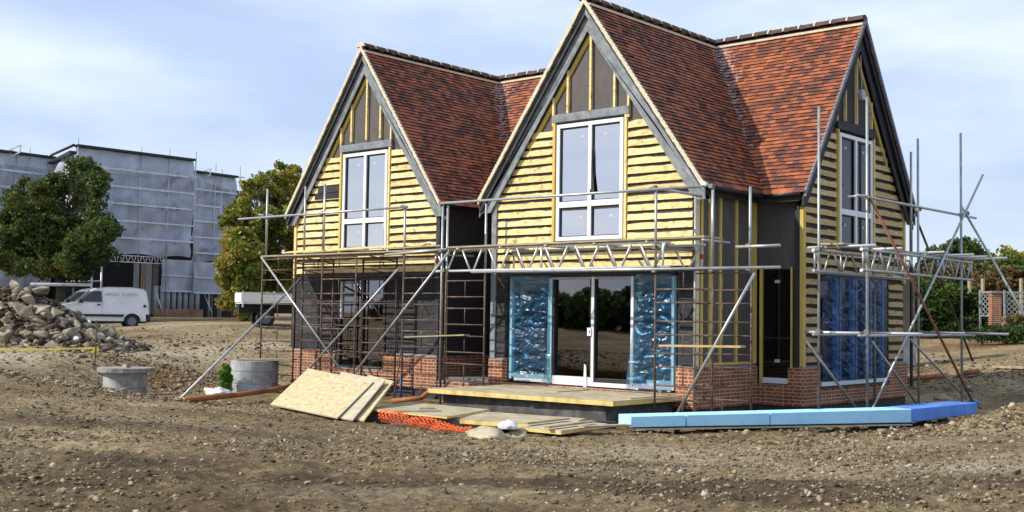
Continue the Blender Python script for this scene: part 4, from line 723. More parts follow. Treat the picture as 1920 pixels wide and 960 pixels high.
# silver standards above the frames
for px, pt, zb in ((497, 355, 2.5), (605, 345, 2.4), (757, 385, 1.98), (828, 380, -.57), (1229, 350, 2.0), (1336, 350, 2.0)): x = xat(px); tubeo((x, YO - .01, zb), (x, YO - .01, zat(px, pt)), fs)
for px, pt, zb in ((568, 350, 2.4), (1303, 362, -.9), (1406, 350, 1.95), (909, 382, 1.3)): x = xat(px, YI); tubeo((x, YI, zb), (x, YI, zat(px, pt, YI)), fs)
tubeo((xat(834), YO + .05, -.57), (xat(834), YO + .05, 3.6), fs)
# ledgers, guard rails
def tub(a, b_, y0=YO - .06, y1=None, nm='ledger', mat='steel', r=TR):
    p = un(a[0], a[1], 'y', y0); q = un(b_[0], b_[1], 'y', y0 if y1 is None else y1); return tubeo(p, q, fs, nm, mat, r)
tub((447, 411), (764, 388), nm='guard_rail'); tub((828, 381), (1320, 349), nm='guard_rail'); tub((722, 478), (838, 467)); tub((884, 510), (1463, 501)); tub((1380, 463), (1463, 460))
tub((485, 403), (512, 403), YO, YO + .2, nm='guard_rail')
for px, py in ((497, 404), (605, 400), (757, 388), (829, 381), (1229, 352), (1336, 349), (829, 470), (1229, 463), (1229, 507), (1336, 505), (1406, 503), (834, 507), (1406, 461), (757, 476), (491, 474)):
    p = un(px, py, 'y', YO); coupler((p.x, YO - .03, p.z), fs)
tubeo(un(1218, 350, 'y', YO), un(1316, 368, 'y', YI), fs, 'guard_rail'); tubeo(un(1230, 463, 'y', YO), un(1300, 470, 'y', YI), fs, 'ledger'); tubeo((xat(829), YO, 2.45), (xat(829) + .1, YI + .1, 2.45), fs, 'ledger')
# raking braces
for a, b_, ya, yb in (((490, 482), (638, 692), -1.28, -1.26), ((581, 690), (747, 504), -1.26, -1.25), ((667, 697), (842, 472), -1.27, -1.25), ((1270, 775), (1415, 512), -1.28, -1.22)):
    tubeo(un(a[0], a[1], 'y', ya), un(b_[0], b_[1], 'y', yb), fs, 'brace')
a = un(338, 750, 'z', -.93); tubeo((a.x, a.y, HH(a.x, a.y) + .02), un(565, 522, 'y', -.42), fs, 'brace', 'steel')
a = un(752, 655, 'y', -1.3); tubeo(un(738, 752, 'y', -1.7), a, fs, 'brace', 'rust', .018); MB().tube((xat(755), YO, -1.1), (xat(755), YO, -.45), .034, 10).build('base_sleeve', M['bluepaint'], fs, True)
tubeo(un(480, 742, 'y', -1.6), un(492, 690, 'y', -1.2), fs, 'brace', 'rust', .018)
# aluminium lattice beams
def lattice(p0, p1, zt, zb, parent, n, mat='steelwhite', posts=(), seed=0, bands=()):
    b_ = bpy.data.objects.new('lattice_beam', None); COL.objects.link(b_); b_.parent = parent; p0 = Vector(p0); p1 = Vector(p1); b_.location = Vector((p0.x, p0.y, zb)) - wloc(parent)
    d = p1 - p0
    for z in (zt, zb): tubeo((p0.x, p0.y, z), (p1.x, p1.y, z), b_, 'chord', mat, .029)
    for k in range(n):
        a = (k + .12) / n; m = (k + .5) / n; c = (k + .88) / n; A_ = p0 + d * a; B_ = p0 + d * m; C_ = p0 + d * c
        if k in posts: tubeo((A_.x, A_.y, zt), (A_.x, A_.y, zb), b_, 'lacing', mat, .022); continue
        tubeo((A_.x, A_.y, zt), (B_.x - d.x / n * .06, B_.y - d.y / n * .06, zb), b_, 'lacing', mat, .022); tubeo((B_.x + d.x / n * .06, B_.y + d.y / n * .06, zb), (C_.x, C_.y, zt), b_, 'lacing', mat, .022)
    for t_, bd_ in bands:
        q = p0 + d * t_; tubeo((q.x, q.y, zb), (q.x, q.y, zt), b_, 'lacing', mat, .024)
        if bd_: tubeo((q.x, q.y, (zb + zt) / 2 - .05), (q.x, q.y, (zb + zt) / 2 + .05), b_, 'red_band', 'redband', .028)
    return b_
p, q = un(812, 508, 'y', YO + .06), un(1256, 459, 'y', YO + .06)
lattice((p.x, YO + .07, 0), (q.x, YO + .07, 0), 2.56, 2.06, fs, 8, bands=((.012, True), (.50, False), (.975, False)))
p, q = un(960, 500, 'y', YI - .08), un(1322, 500, 'y', YI - .08); lattice((p.x, YI - .08, 0), (q.x, YI - .08, 0), 2.52, 2.05, fs, 6, bands=((.985, True), (.01, False)))
for x in np.linspace(X_[829] + .5, X_[1336] - .2, 6): tubeo((x, YO - .05, 2.56), (x, YI + .1, 2.56), fs, 'transom')
# boards of the working platform: each loose plank a thing of its own
def plank(p, q, w_=.225, h_=.038, label='', grp=None, mat='scafboard', nm='plank'):
    o = MB().bar(p, q, w_, h_).build(nm, M[mat], None, label=label, cat='plank', group=grp); return o
zq = 2.565
for i, (y, l) in enumerate(((-1.12, 'front'), (-.88, 'second'), (-.64, 'third'), (-.40, 'rear'))):
    o = plank((X_[491] - .05, y, zq + .0), (X_[829] + .1, y, zq), label='brown scaffold board of the left platform, %s one counted from the outer edge' % l, grp='boards of the left scaffold platform')
for i, (y, l) in enumerate(((-1.10, 'front'), (-.86, 'second'), (-.62, 'third'))):
    plank((X_[829] + .12, y, 2.61), (xat(1320), y, 2.63), label='grey brown scaffold board above the white lattice beam, %s one counted from the outer edge' % l, grp='boards of the right scaffold platform')
for i, (a, b_, y, dz, lab) in enumerate((((533, 467), (795, 447), -1.10, .0, 'long yellow sawn board on top of the left platform, nearest the edge'), ((542, 463), (788, 444), -.92, .0, 'yellow sawn board lying second from the edge on the left platform'), ((560, 462), (805, 449), -.72, .0, 'yellow sawn board lying near the wall on the left platform'), ((572, 474), (688, 467), -1.17, 0, 'short grey board on the outer edge of the left platform'), ((748, 467), (830, 461), -1.16, 0, 'brown board end overlapping where the two scaffold platforms meet'))):
    p = un(a[0], a[1], 'y', y); q = un(b_[0], b_[1], 'y', y); z0 = 2.61 + .03 * (i % 3); plank((p.x, y, max(z0, min(p.z, z0 + .03))), (q.x, y, max(z0 + .02, min(q.z, z0 + .08))), .15, .03, lab, 'loose sawn boards on the left platform', 'pine' if i < 3 else 'scafboard')
p, q = un(763, 632, 'y', YO - .02), un(875, 628, 'y', YO - .02); plank(p, q, .2, .03, 'short plank laid on the rungs by the dark recess between the gables', nm='plank')
p, q = un(1240, 648, 'y', YO + .02), un(1393, 650, 'y', YO + .02); plank(p, q, .2, .04, 'pale short plank laid on the rungs right of the patio doors', nm='plank', mat='pineshade')
# scaffold on the right gable
ss = thing('side_scaffold', (5.1, 4.7, -1), 'open steel tube scaffold with two lattice beams along the right gable', 'scaffold')
XSI, XSO = 4.6, 5.6
def pole(px, pt, x, zb=None, mat='steel', nm='standard'):
    y = un(px, 600, 'x', x).y; zt = un(px, pt, 'x', x).z; return tubeo((x, y, HH(x, y) - .03 if zb is None else zb), (x, y, zt), ss, nm, mat)
pole(1535, 200, XSI); pole(1626, 182, XSO); pole(1722, 260, XSI + .05); pole(1803, 250, XSO); pole(1709, 285, XSI, 2.5); pole(1640, 540, XSI, None, 'coupler')
lattice((XSI + .02, 1.78, 0), (XSI + .02, 6.9, 0), 2.50, 2.07, ss, 6, 'steel', bands=((0.01, False), (.25, False)))
lattice((XSO + .03, 1.88, 0), (XSO + .03, 8.1, 0), 2.50, 2.08, ss, 8, 'steel', bands=((0.01, False), (.35, False), (.7, False), (.99, False)))
for z in (2.5, 2.07):
    for x, y in ((XSI + .02, 1.76), (XSO + .03, 1.86)): MB().tube((x, y - .012, z), (x, y + .03, z), .036, 12).build('beam_socket', M['steelwhite'], ss)
for a, b_ in (((1515, 462), (1642, 455)), ((1622, 464), (1691, 461)), ((1683, 470), (1770, 466)), ((1762, 468), (1795, 466)), ((1733, 475), (1825, 472)), ((1777, 479), (1859, 476)), ((1795, 483), (1888, 481))):
    z = 2.58; p, q = un(a[0], a[1], 'z', z), un(b_[0], b_[1], 'z', z); y = (p.y + q.y) / 2
    y = np.interp((a[0] + b_[0]) / 2, [1578, 1656, 1726, 1778, 1818, 1841], [2.15, 3.3, 5.0, 6.2, 7.1, 7.9]); x0 = un(a[0], a[1], 'y', y).x; x1 = un(b_[0], b_[1], 'y', y).x; tubeo((x0, y, z), (x1, y, z + .01), ss, 'transom', 'steelwhite')
for y0, y1, lab in ((1.9, 6.4, 'inner'), (1.95, 6.0, 'outer')):
    x = 4.82 if lab == 'inner' else 5.08; plank((x, y0, 2.63), (x, y1, 2.63), label='dark scaffold board on the side scaffold, %s one of the pair' % lab, grp='boards on the side scaffold')
zl = .74
for x in (XSI, XSO): tubeo((x, 1.8, zl), (x, 8.3, zl), ss, 'ledger')
for a, b_, y in (((1508, 621), (1612, 622), 2.1), ((1600, 622), (1729, 624), 3.2), ((1728, 620), (1808, 621), 7.0), ((1806, 621), (1891, 622), 7.3)):
    p = un(a[0], a[1], 'y', y); q = un(b_[0], b_[1], 'y', y); tubeo((p.x, y, zl + .05), (q.x, y, zl + .05), ss, 'transom', 'steelwhite')
p, q = un(1608, 366, 'x', XSO + .04), un(1830, 409, 'x', XSO + .04); tubeo(p, q, ss, 'guard_rail')
for a, b_, xa, xb, mat in (((1510, 638), (1607, 768), 4.7, 5.0, 'steel'), ((1635, 640), (1727, 768), 4.75, 4.95, 'steel'), ((1707, 636), (1812, 748), 4.9, 5.4, 'steel'), ((1843, 328), (1637, 765), 5.75, 5.62, 'steel'), ((1630, 368), (1823, 752), 5.66, 6.4, 'rustred'), ((1801, 384), (1925, 598), 5.55, 7.4, 'steel'), ((1722, 420), (1824, 677), 4.5, 4.2, 'rust')):
    p = un(a[0], a[1], 'x', xa); q = un(b_[0], b_[1], 'x', xb); tubeo(p, q, ss, 'brace', mat)
for px, py, x in ((1535, 467, XSI), (1626, 467, XSO), (1535, 622, XSI), (1626, 622, XSO), (1626, 369, XSO), (1722, 392, XSO), (1803, 403, XSO), (1812, 400, XSO), (1803, 622, XSO), (1722, 622, XSI), (1722, 478, XSI), (1803, 487, XSO), (1535, 670, XSI)):
    coupler(un(px, py, 'x', x), ss, .05)
p = un(1610, 367, 'x', XSO); tubeo((5.35, p.y + .05, p.z), (5.75, p.y + .05, p.z), ss, 'stub_tube', 'steel', .024)
# ------------------------------------------------------------------ deck, loose boards and things at the patio
con = MB(); con.box(-2.05, 2.35, -2.35, -.03, -1.3, -.675); tb = con.build('terrace_block', M['darkconcrete'], None, label='dark concrete block supporting the boarded step below the patio doors', cat='concrete block')
def sheet(nm, pts, th_, lab, mat, edge='edge', grp=None, up=None, cat='board'):
    pts = [Vector(p) for p in pts]; n = (pts[1] - pts[0]).cross(pts[3] - pts[0]).normalized() if up is None else Vector(up)
    if n.z < 0: n = -n
    r = thing(nm, tuple(sum(pts, Vector()) / 4 - Vector((0, 0, th_ / 2))), lab, cat, grp)
    MB().slab(*pts, -n * th_).build('core', M[edge], r); MB().slab(*[p + n * .002 for p in pts], n * .004).build('face', M[mat], r)
    return r
zt = -.57
sheet('deck_panel', [(-2.28, -2.6, zt), (.35, -2.52, zt), (.4, -.04, zt), (-2.2, -.04, zt)], .095, 'left decking panel with thick yellow edge on the patio step', 'dirtyply', grp='decking panels on the patio step')
sheet('deck_panel', [(.38, -2.55, zt), (2.62, -2.48, zt), (2.6, -.06, zt), (.43, -.04, zt)], .09, 'right decking panel with thick yellow edge on the patio step', 'dirtyply', grp='decking panels on the patio step')
sheet('plywood_sheet', [(1.0, -1.9, zt + .018), (2.5, -1.75, zt + .018), (2.45, -.2, zt + .018), (.95, -.25, zt + .018)], .012, 'thin brown sheet lying on the right decking panel', 'dirtyply', 'ply')
sheet('plywood_sheet', [(-2.0, -1.4, zt + .018), (.3, -1.3, zt + .018), (.3, -.2, zt + .018), (-1.9, -.2, zt + .018)], .012, 'thin brown sheet lying on the left decking panel', 'dirtyply', 'ply')
u_ = lambda px, py, z: un(px, py, 'z', z)
# low block wall in front, boards over it
mb = MB(); A_, B_ = u_(688, 790, -1.05), u_(905, 812, -1.05); d = (B_ - A_).normalized(); nn_ = Vector((-d.y, d.x, 0)) * .15
mb.slab(A_ - Vector((0, 0, .1)), B_ - Vector((0, 0, .1)), B_ + nn_ - Vector((0, 0, .1)), A_ + nn_ - Vector((0, 0, .1)), (0, 0, .30)); mb.build('kerb_wall', M['concrete'], None, label='low grey concrete kerb wall under the loose boards', cat='low wall')
mb = MB(); A2_, B2_ = u_(905, 812, -1.05), u_(1150, 806, -1.05); mb.slab(A2_ + Vector((.15, .3, -.1)), B2_ + Vector((-.1, .2, -.1)), B2_ + Vector((-.3, .5, -.1)), A2_ + Vector((0, .6, -.1)), (0, 0, .22)); mb.build('kerb_wall', M['darkbarge'], None, label='dark tarred kerb under the yellow edged boards at the right', cat='low wall')
zb_ = -.80
sheet('loose_board', [u_(690, 767, zb_), u_(838, 782, zb_ + .02), u_(918, 768, zb_), u_(765, 754, zb_ - .02)], .03, 'muddy plywood sheet over the kerb wall beside the leaning boards', 'dirtyply', grp='loose boards in front of the patio step')
sheet('loose_board', [u_(862, 786, zb_ - .03), u_(1048, 800, zb_ - .03), u_(1098, 785, zb_ - .03), u_(905, 772, zb_ - .03)], .075, 'thick muddy board with yellow edge in front of the patio step', 'dirtyply', grp='loose boards in front of the patio step')
sheet('loose_board', [u_(975, 801, zb_ - .02), u_(1052, 808, zb_ - .02), u_(1140, 795, zb_ - .02), u_(1060, 788, zb_ - .02)], .06, 'smaller yellow edged board on the right end of the loose boards', 'ply', grp='loose boards in front of the patio step')
for a, b_, w_, lab, m_ in (((738, 771), (826, 770), .1, 'short pale batten lying on the left muddy plywood sheet', 'ply'), ((785, 765), (815, 765), .1, 'tiny pale offcut lying on the left muddy plywood sheet', 'ply'), ((985, 794), (1064, 785), .1, 'brown batten lying on the thick muddy board', 'scafboard'), ((1025, 801), (1112, 790), .09, 'dark batten lying on the right yellow edged board', 'scafboard'), ((1090, 800), (1178, 797), .2, 'grey plank end poking out right of the loose boards', 'scafboard')):
    p, q = u_(a[0], a[1], zb_ + .03), u_(b_[0], b_[1], zb_ + .03); plank(p, q, w_, .03, lab, 'battens lying on the loose boards', m_, 'batten')
# three sheets leaning on the bank
LN = [((507, 758), (632, 784), (700, 716), (578, 691)), ((600, 776), (661, 788), (722, 714), (640, 697)), ((640, 780), (682, 789), (738, 715), (690, 703))]
for i, (q4, m_, e_, lab) in enumerate(zip(LN, ('osb', 'ply', 'osb'), ('ply', 'ply', 'edge'), ('big strand board sheet leaning in front of its two neighbours', 'grey plywood sheet leaning between the strand board and the last sheet', 'pale sheet leaning behind the other two, rightmost of the three'))):
    zbt = -.92 - .0 * i; b0 = u_(*q4[0], zbt); b1 = u_(*q4[1], zbt); dd_ = (b1 - b0); yb = .0
    back = Vector((-dd_.y, dd_.x, 0)).normalized(); t0 = b0 + Vector((0, 0, 0))
    # top edge: same plane tilted back, found where its pixel rays meet that plane
    nrm = (dd_.normalized()).cross((back * .93 + Vector((0, 0, .36))).normalized()).normalized()
    if nrm.z < 0: nrm = -nrm
    b0 = b0 - nrm * (.02 * i); b1 = b1 - nrm * (.02 * i)
    def hit(px, py):
        r = ray(px, py); t_ = (b0 - CAM).dot(nrm) / r.dot(nrm); return CAM + r * t_
    sheet('leaning_board', [b0, hit(*q4[1]), hit(*q4[2]), hit(*q4[3])], .02, lab, m_, e_, 'board sheets leaning left of the step')
# orange mesh fencing heap
def netting():
    mb = MB(); A_, B_ = u_(716, 788, -.93), u_(885, 813, -1.0); nu, nv = 44, 8; P = {}
    d_ = (B_ - A_).normalized(); out_ = Vector((d_.y, -d_.x, 0))
    for i in range(nu + 1):
        for j in range(nv + 1):
            t_ = i / nu; h_ = (.24 if t_ < .3 else .17 - .05 * math.sin(t_ * 9)) * (j / nv); bul = .10 * math.sin(math.pi * j / nv) * (1 if t_ < .33 else .6)
            P[i, j] = A_ + (B_ - A_) * t_ + out_ * (bul + .05 * mnoise.noise(Vector((t_ * 9, j * .4, 1)))) + Vector((0, 0, h_ + .02 * mnoise.noise(Vector((t_ * 14, j * .6, 5))) - .03))
    for i in range(nu):
        for j in range(nv):
            if (i + j) % 2 == 0: mb.tube(P[i, j], P[i + 1, j + 1], .008, 4); mb.tube(P[i + 1, j], P[i, j + 1], .008, 4)
            if j % 3 == 0: mb.tube(P[i, j], P[i + 1, j], .005, 4)
    return mb.build('safety_netting', M['orangenet'], None, label='crumpled orange mesh safety netting against the low kerb wall', cat='netting')
netting()
def lump(nm, c, r3, mat, lab, cat, seed=0, amp=.3, sub=3, flatb=True, kind=None, grp=None, parent=None):
    bm = bmesh.new(); bmesh.ops.create_icosphere(bm, subdivisions=sub, radius=1)
    for v in bm.verts:
        n = 1 + amp * mnoise.noise(v.co * 1.7 + Vector((seed, seed * .3, 0))) + amp * .6 * mnoise.noise(v.co * 4.1 + Vector((seed, 3, 1))) + amp * .3 * mnoise.noise(v.co * 9 + Vector((1, 3, seed)))
        v.co = Vector((v.co.x * r3[0] * n, v.co.y * r3[1] * n, max(v.co.z, -.35 if flatb else -9) * r3[2] * n))
    me = bpy.data.meshes.new(nm); bm.to_mesh(me); bm.free(); me.materials.append(M[mat]); me.polygons.foreach_set('use_smooth', [True] * len(me.polygons))
    o = bpy.data.objects.new(nm, me); COL.objects.link(o); o.location = c; return tag(o, lab, cat, grp, kind)
p = u_(910, 818, -.93); lump('plastic_sheet', (p.x, p.y, HH(p.x, p.y)), (.42, .25, .17), 'dirtyply', 'grey dusty plastic sheet heaped in front of the loose boards', 'plastic sheet', 3)
p = u_(953, 800, -.80); lump('white_bag', (p.x, p.y, p.z), (.2, .14, .1), 'rag', 'small crumpled white bag on the yellow edged board', 'bag', 8)
p = u_(972, 815, -.93); lump('earth_clod', (p.x, p.y, HH(p.x, p.y)), (.20, .15, .13), 'rubble', 'big brown clod of earth beside the white bag', 'clod', 12, .5)
p = u_(1210, 798, -.93); lump('earth_clod', (p.x, p.y, HH(p.x, p.y)), (.16, .12, .10), 'rubble', 'small brown clod of earth at the left end of the blue boards', 'clod', 15, .5)
# blue insulation boards
def blues():
    top = -.70; bz = -.93
    A_ = u_(1183, 781, top); Bm = u_(1710, 767, top + .07); D_ = u_(1832, 755, top + .04)
    d_ = (Bm - A_); d2 = (D_ - Bm); bk = Vector((-d_.y, d_.x, 0)).normalized() * .55
    hs = [.225, .235, .26, .30]
    ts = [0, (1280 - 1183) / 527, (1433 - 1183) / 527, 1.0]
    labs = ['first light blue insulation board at the left end of the row', 'second light blue insulation board from the left', 'long light blue insulation board ending at the corner']
    for i in range(3):
        a = A_ + d_ * (ts[i] + (.002 if i else 0)); b_ = A_ + d_ * (ts[i + 1] - .002); j = random.uniform(-.004, .004)
        mb = MB(); n = 8; pa = []
        for k in range(n): s0, s1 = k / n, (k + 1) / n; mb.slab(a.lerp(b_, s0), a.lerp(b_, s1), a.lerp(b_, s1) + bk, a.lerp(b_, s0) + bk, (0, 0, -(hs[i] + (hs[i + 1] - hs[i]) * s0) * .88)) if k == -1 else None
        mb.hexa([a - Vector((0, 0, hs[i] * .85)), b_ - Vector((0, 0, hs[i + 1] * .85)), b_ + bk - Vector((0, 0, hs[i + 1] * .85)), a + bk - Vector((0, 0, hs[i] * .85)), a, b_, b_ + bk, a + bk])
        mb.build('insulation_board', M['bluefoam'], None, label=labs[i], cat='insulation board', group='blue insulation boards laid in a row', bevel=.008)
    bk2 = Vector((-d2.y, d2.x, 0)).normalized() * .6; t2 = [0, (1750 - 1710) / 122 + .02, (1812 - 1710) / 122 * .95, 1.0]; labs = ['short shaded blue insulation board just past the corner', 'long shaded blue insulation board past the corner', 'last shaded blue insulation board at the far right end']
    for i in range(3):
        a = Bm + d2 * (t2[i] + .003); b_ = Bm + d2 * (t2[i + 1] - .003); h_ = .25 - .012 * i
        mb = MB(); mb.hexa([a - Vector((0, 0, h_)), b_ - Vector((0, 0, h_)), b_ + bk2 - Vector((0, 0, h_)), a + bk2 - Vector((0, 0, h_)), a, b_, b_ + bk2, a + bk2]); mb.build('insulation_board', M['bluefoamshade'], None, label=labs[i], cat='insulation board', group='blue insulation boards laid in a row', bevel=.008)
    e = Vector((0, 0, 1)); mb = MB(); mb.slab(A_ + d_ * .02 - e * .215 - bk * .02, Bm - e * .285 - bk * .02, Bm - e * .285 + bk, A_ + d_ * .02 - e * .215 + bk, (0, 0, -.025)); mb.build('timber_board', M['ply'], None, label='long pale plywood strip under the light blue insulation boards', cat='board')
    # timber bearers that lift the right end
    for t_, lab in ((.55, 'middle'), (.93, 'right')):
        q = A_.lerp(Bm, t_) + bk * .6; zt_ = q.z - .24 - .06 * t_ - .02; zg_ = HH(q.x, q.y) - .05
        if zt_ > zg_ + .02: MB().box(q.x - .25, q.x + .25, q.y - .06, q.y + .06, zg_, zt_).build('timber_bearer', M['scafboard'], None, label='short timber bearer under the blue boards, %s one' % lab, cat='timber block')
blues()
# ------------------------------------------------------------------ manhole rings, pipe, rubbish in the pit
def lathe(prof, c, n=40, jit=0):
    mb = MB(); vs = []
    for r, z in prof:
        for k in range(n): a = 2 * math.pi * k / n; vs.append((c[0] + r * math.cos(a), c[1] + r * math.sin(a), c[2] + z))
    m = len(prof); mb.add(vs, [(i * n + k, i * n + (k + 1) % n, (i + 1) * n + (k + 1) % n, (i + 1) * n + k) for i in range(m - 1) for k in range(n)] + [tuple(range(n))[::-1], tuple(range((m - 1) * n, m * n))]); return mb
c1 = dep(236, 692, 29.8); r1 = thing('manhole_ring', (c1.x, c1.y, c1.z - .9), 'grey concrete manhole ring under a chipped wide flat lid, left of the pit', 'manhole')
lathe([(.55, -1.0), (.55, -.50), (.535, -.485), (.535, -.475), (.55, -.46), (.55, -.06)], c1).build('ring', M['palecon'], r1)
lid = MB(); n = 30; pts = [(c1.x + .70 * (1 + .05 * mnoise.noise(Vector((k * .9, 0, 0)))) * math.cos(k * 2 * math.pi / n), c1.y + .70 * (1 + .05 * mnoise.noise(Vector((k * .9, 4, 0)))) * math.sin(k * 2 * math.pi / n), c1.z - .07) for k in range(n)]; lid.poly(pts, (0, 0, .11)); lid.build('lid', M['concrete'], r1)
tag(MB().box(c1.x - .1, c1.x + .12, c1.y - .06, c1.y + .06, c1.z + .04, c1.z + .13).build('brick_piece', M['rubble'], None), 'small brick lying on the wide manhole lid', 'brick')
c2 = dep(478, 676, 31); r2 = thing('manhole_ring', (c2.x, c2.y, c2.z - 1.0), 'grey concrete manhole ring beside the green weed, near the house corner', 'manhole')
lathe([(.63, -1.3), (.63, -.62), (.615, -.61), (.615, -.60), (.63, -.585), (.63, -.30), (.615, -.29), (.615, -.28), (.63, -.265), (.63, -.0)], c2).build('ring', M['palecon'], r2)
p, q = c2 + Vector((-.25, -.35, .03)), c2 + Vector((1.0, .55, .05)); MB().bar(p, q, .4, .045).build('board', M['scafboard'], None, label='weathered board lying across the manhole ring near the house', cat='board')
q1, q2, q3 = un(345, 750, 'z', -.84), un(500, 733, 'z', -.86), un(545, 724, 'z', -.86)
MB().path([q1, un(440, 741, 'z', -.85), q2, q3], .062, 12).build('drain_pipe', M['clay'], None, True, label='long orange brown drain pipe lying across the left pit', cat='pipe')
a_, b_ = un(812, 728, 'y', -1.9), un(735, 752, 'y', -2.2); MB().path([a_, un(790, 746, 'y', -2.1), b_], .055, 12).build('drain_pipe', M['clay'], None, True, label='short orange drain pipe coming out beside the patio step', cat='pipe')
for x0, x1, y_, z_, lab in ((1695, 1775, 707, -.62, 'orange brown drain pipe lying behind the house on the right'), (1803, 1835, 711, -.6, 'short orange drain pipe end lying right of the house')):
    a_, b_ = dep(x0, y_, 34), dep(x1, y_ + 2, 34); a_.z = HH(a_.x, a_.y) + .12; b_.z = HH(b_.x, b_.y) + .12; MB().tube(a_, b_, .08, 10).build('drain_pipe', M['clay'], None, True, label=lab, cat='pipe')
p = dep(408, 716, 29.5); rg = lump('plastic_bag', (p.x, p.y, HH(p.x, p.y) + .02), (.42, .22, .16), 'rag', 'torn white plastic bag lying in the pit by the weed', 'bag', 21, .6)
def leaves_np(cent, size, mat, name, parent, elong=1.0):
    n = len(cent); a = rng.normal(size=(n, 3)); a /= np.linalg.norm(a, axis=1)[:, None]; b = rng.normal(size=(n, 3)); b = np.cross(a, b); b /= np.linalg.norm(b, axis=1)[:, None]
    s = np.broadcast_to(size, (n,))[:, None] * rng.uniform(.6, 1.3, (n, 1)); a = a * s * elong; b = b * s * .7; c = np.asarray(cent)
    V = np.stack([c - a, c - b * .9 + a * .1, c + a, c + b * .9 + a * .1], 1).reshape(-1, 3); F = np.arange(4 * n).reshape(n, 4); return np_obj(name, V, F, mat, parent)
def crown_points(clumps, n, shell=.45):
    cl = np.array([c for c in clumps], float); vol = cl[:, 3] * cl[:, 4] * cl[:, 5]; w_ = vol ** .75; idx = rng.choice(len(cl), n, p=w_ / w_.sum()); d = rng.normal(size=(n, 3)); d /= np.linalg.norm(d, axis=1)[:, None]
    r = rng.uniform(shell, 1.08, n) ** .8; P = cl[idx, :3] + d * r[:, None] * cl[idx, 3:6]
    nn = np.array([mnoise.noise(Vector(p * .9)) for p in P]); keep = nn > -.28 + rng.normal(0, .1, n); return P[keep]
def tree(name, base, height, rad, mat, label, cat='tree', nleaf=9000, leaf=.14, trunk=.35, lowfrac=.18, nclump=26, seed=1, group=None, crownh=None, shape=1.0):
    random.seed(seed); root = thing(name, base, label, cat, group); B = Vector(base); top = B.z + height; z0 = B.z + height * lowfrac; cl = []; limbs = MB()
    lean = Vector((random.uniform(-.3, .3), random.uniform(-.3, .3), 0)); fork = B + Vector((0, 0, height * (lowfrac + .12))) + lean * .3
    limbs.tube(B - Vector((0, 0, .3)), B + Vector((0, 0, height * lowfrac * .6)) + lean * .1, trunk, 9, trunk * .8); limbs.tube(B + Vector((0, 0, height * lowfrac * .6)) + lean * .1, fork, trunk * .8, 9, trunk * .6)
    for k in range(nclump):
        t_ = (k + random.random()) / nclump; zc = z0 + (top - z0) * (.06 + .84 * t_); prof = math.sin(math.pi * min(1, .18 + .78 * t_)) ** .7 * (1 if t_ < .5 else 1 - (t_ - .5) * .35 * shape)
        a = k * 2.4 + random.uniform(-.5, .5); rr = rad * prof * random.uniform(.35, .78); c = Vector((B.x + rr * math.cos(a), B.y + rr * math.sin(a), zc)); s = rad * random.uniform(.24, .42)
        cl.append((c.x, c.y, c.z, s * 1.1, s * 1.1, s * .8)); mid = fork.lerp(c, .5) + Vector((0, 0, .1 * height * random.uniform(-.3, .4))); limbs.tube(fork, mid, trunk * .28, 5, trunk * .16); limbs.tube(mid, c, trunk * .16, 5, trunk * .04)
    cl.append((B.x, B.y, z0 + (top - z0) * .82, rad * .3, rad * .3, rad * .35)); limbs.build('trunk', M['bark'], root, True)
    leaves_np(crown_points(cl, nleaf), leaf, M[mat], 'crown', root); return root
def shaped_tree(name, px, d, clumps, mat, label, nleaf, leaf, trunk, seed, thick=1.0):
    random.seed(seed); clumps = list(clumps); clumps += [((a[0] + b[0]) / 2, (a[1] + b[1]) / 2, (a[2] + b[2]) * .42) for i, a in enumerate(clumps) for b in clumps[i + 1:] if math.hypot(a[0] - b[0], a[1] - b[1]) < 34 + .5 * (a[2] + b[2])]; base = dep(px, 590, d); base = Vector((base.x, base.y, HH(base.x, base.y) - .05)); root = thing(name, base, label, 'tree'); s = d / FPX; cl = []; limbs = MB()
    for cx, cy, r in clumps:
        c = dep(cx, cy, d + random.uniform(-1, 1) * thick * 1.6)
        for k in range(2):
            o = Vector((random.gauss(0, 1), random.gauss(0, 1), random.gauss(0, .8))) * r * s * .5; rr = r * s * random.uniform(.62, .98); cl.append((c.x + o.x, c.y + o.y, c.z + o.z, rr, rr * 1.1, rr * .8))
    zs = [c[2] for c in cl]; fork = base + Vector((0, 0, (min(zs) - base.z) * .9 + .3)); limbs.tube(base - Vector((0, 0, .3)), fork, trunk, 9, trunk * .75)
    top = base.lerp(Vector((base.x, base.y, max(zs))), .85); limbs.tube(fork, top, trunk * .7, 7, trunk * .12)
    for c in cl:
        e = Vector(c[:3]); f0 = fork.lerp(top, random.uniform(0, .75)); 
        if f0.z > e.z: f0 = fork.lerp(top, max(0, (e.z - fork.z) / (top.z - fork.z) - .15))
        mid = f0.lerp(e, .5) + Vector((0, 0, -.15)); limbs.tube(f0, mid, trunk * .14, 5, trunk * .07); limbs.tube(mid, e, trunk * .07, 5, trunk * .02)
    limbs.build('trunk', M['bark'], root, True); P = crown_points(cl, nleaf, .25); cn = np.array([mnoise.noise(Vector(p * .55)) for p in P]); c2n = np.array([mnoise.noise(Vector(p * 1.5)) for p in P]); leaves_np(P[(cn > -.32) & (c2n > -.30)], leaf, M[mat], 'crown', root); return root
def gbase(px, py, d): p = dep(px, py, d); return (p.x, p.y, HH(p.x, p.y) - .05)
def wheight(px, pytop, d, base): return dep(px, pytop, d).z - base[2]
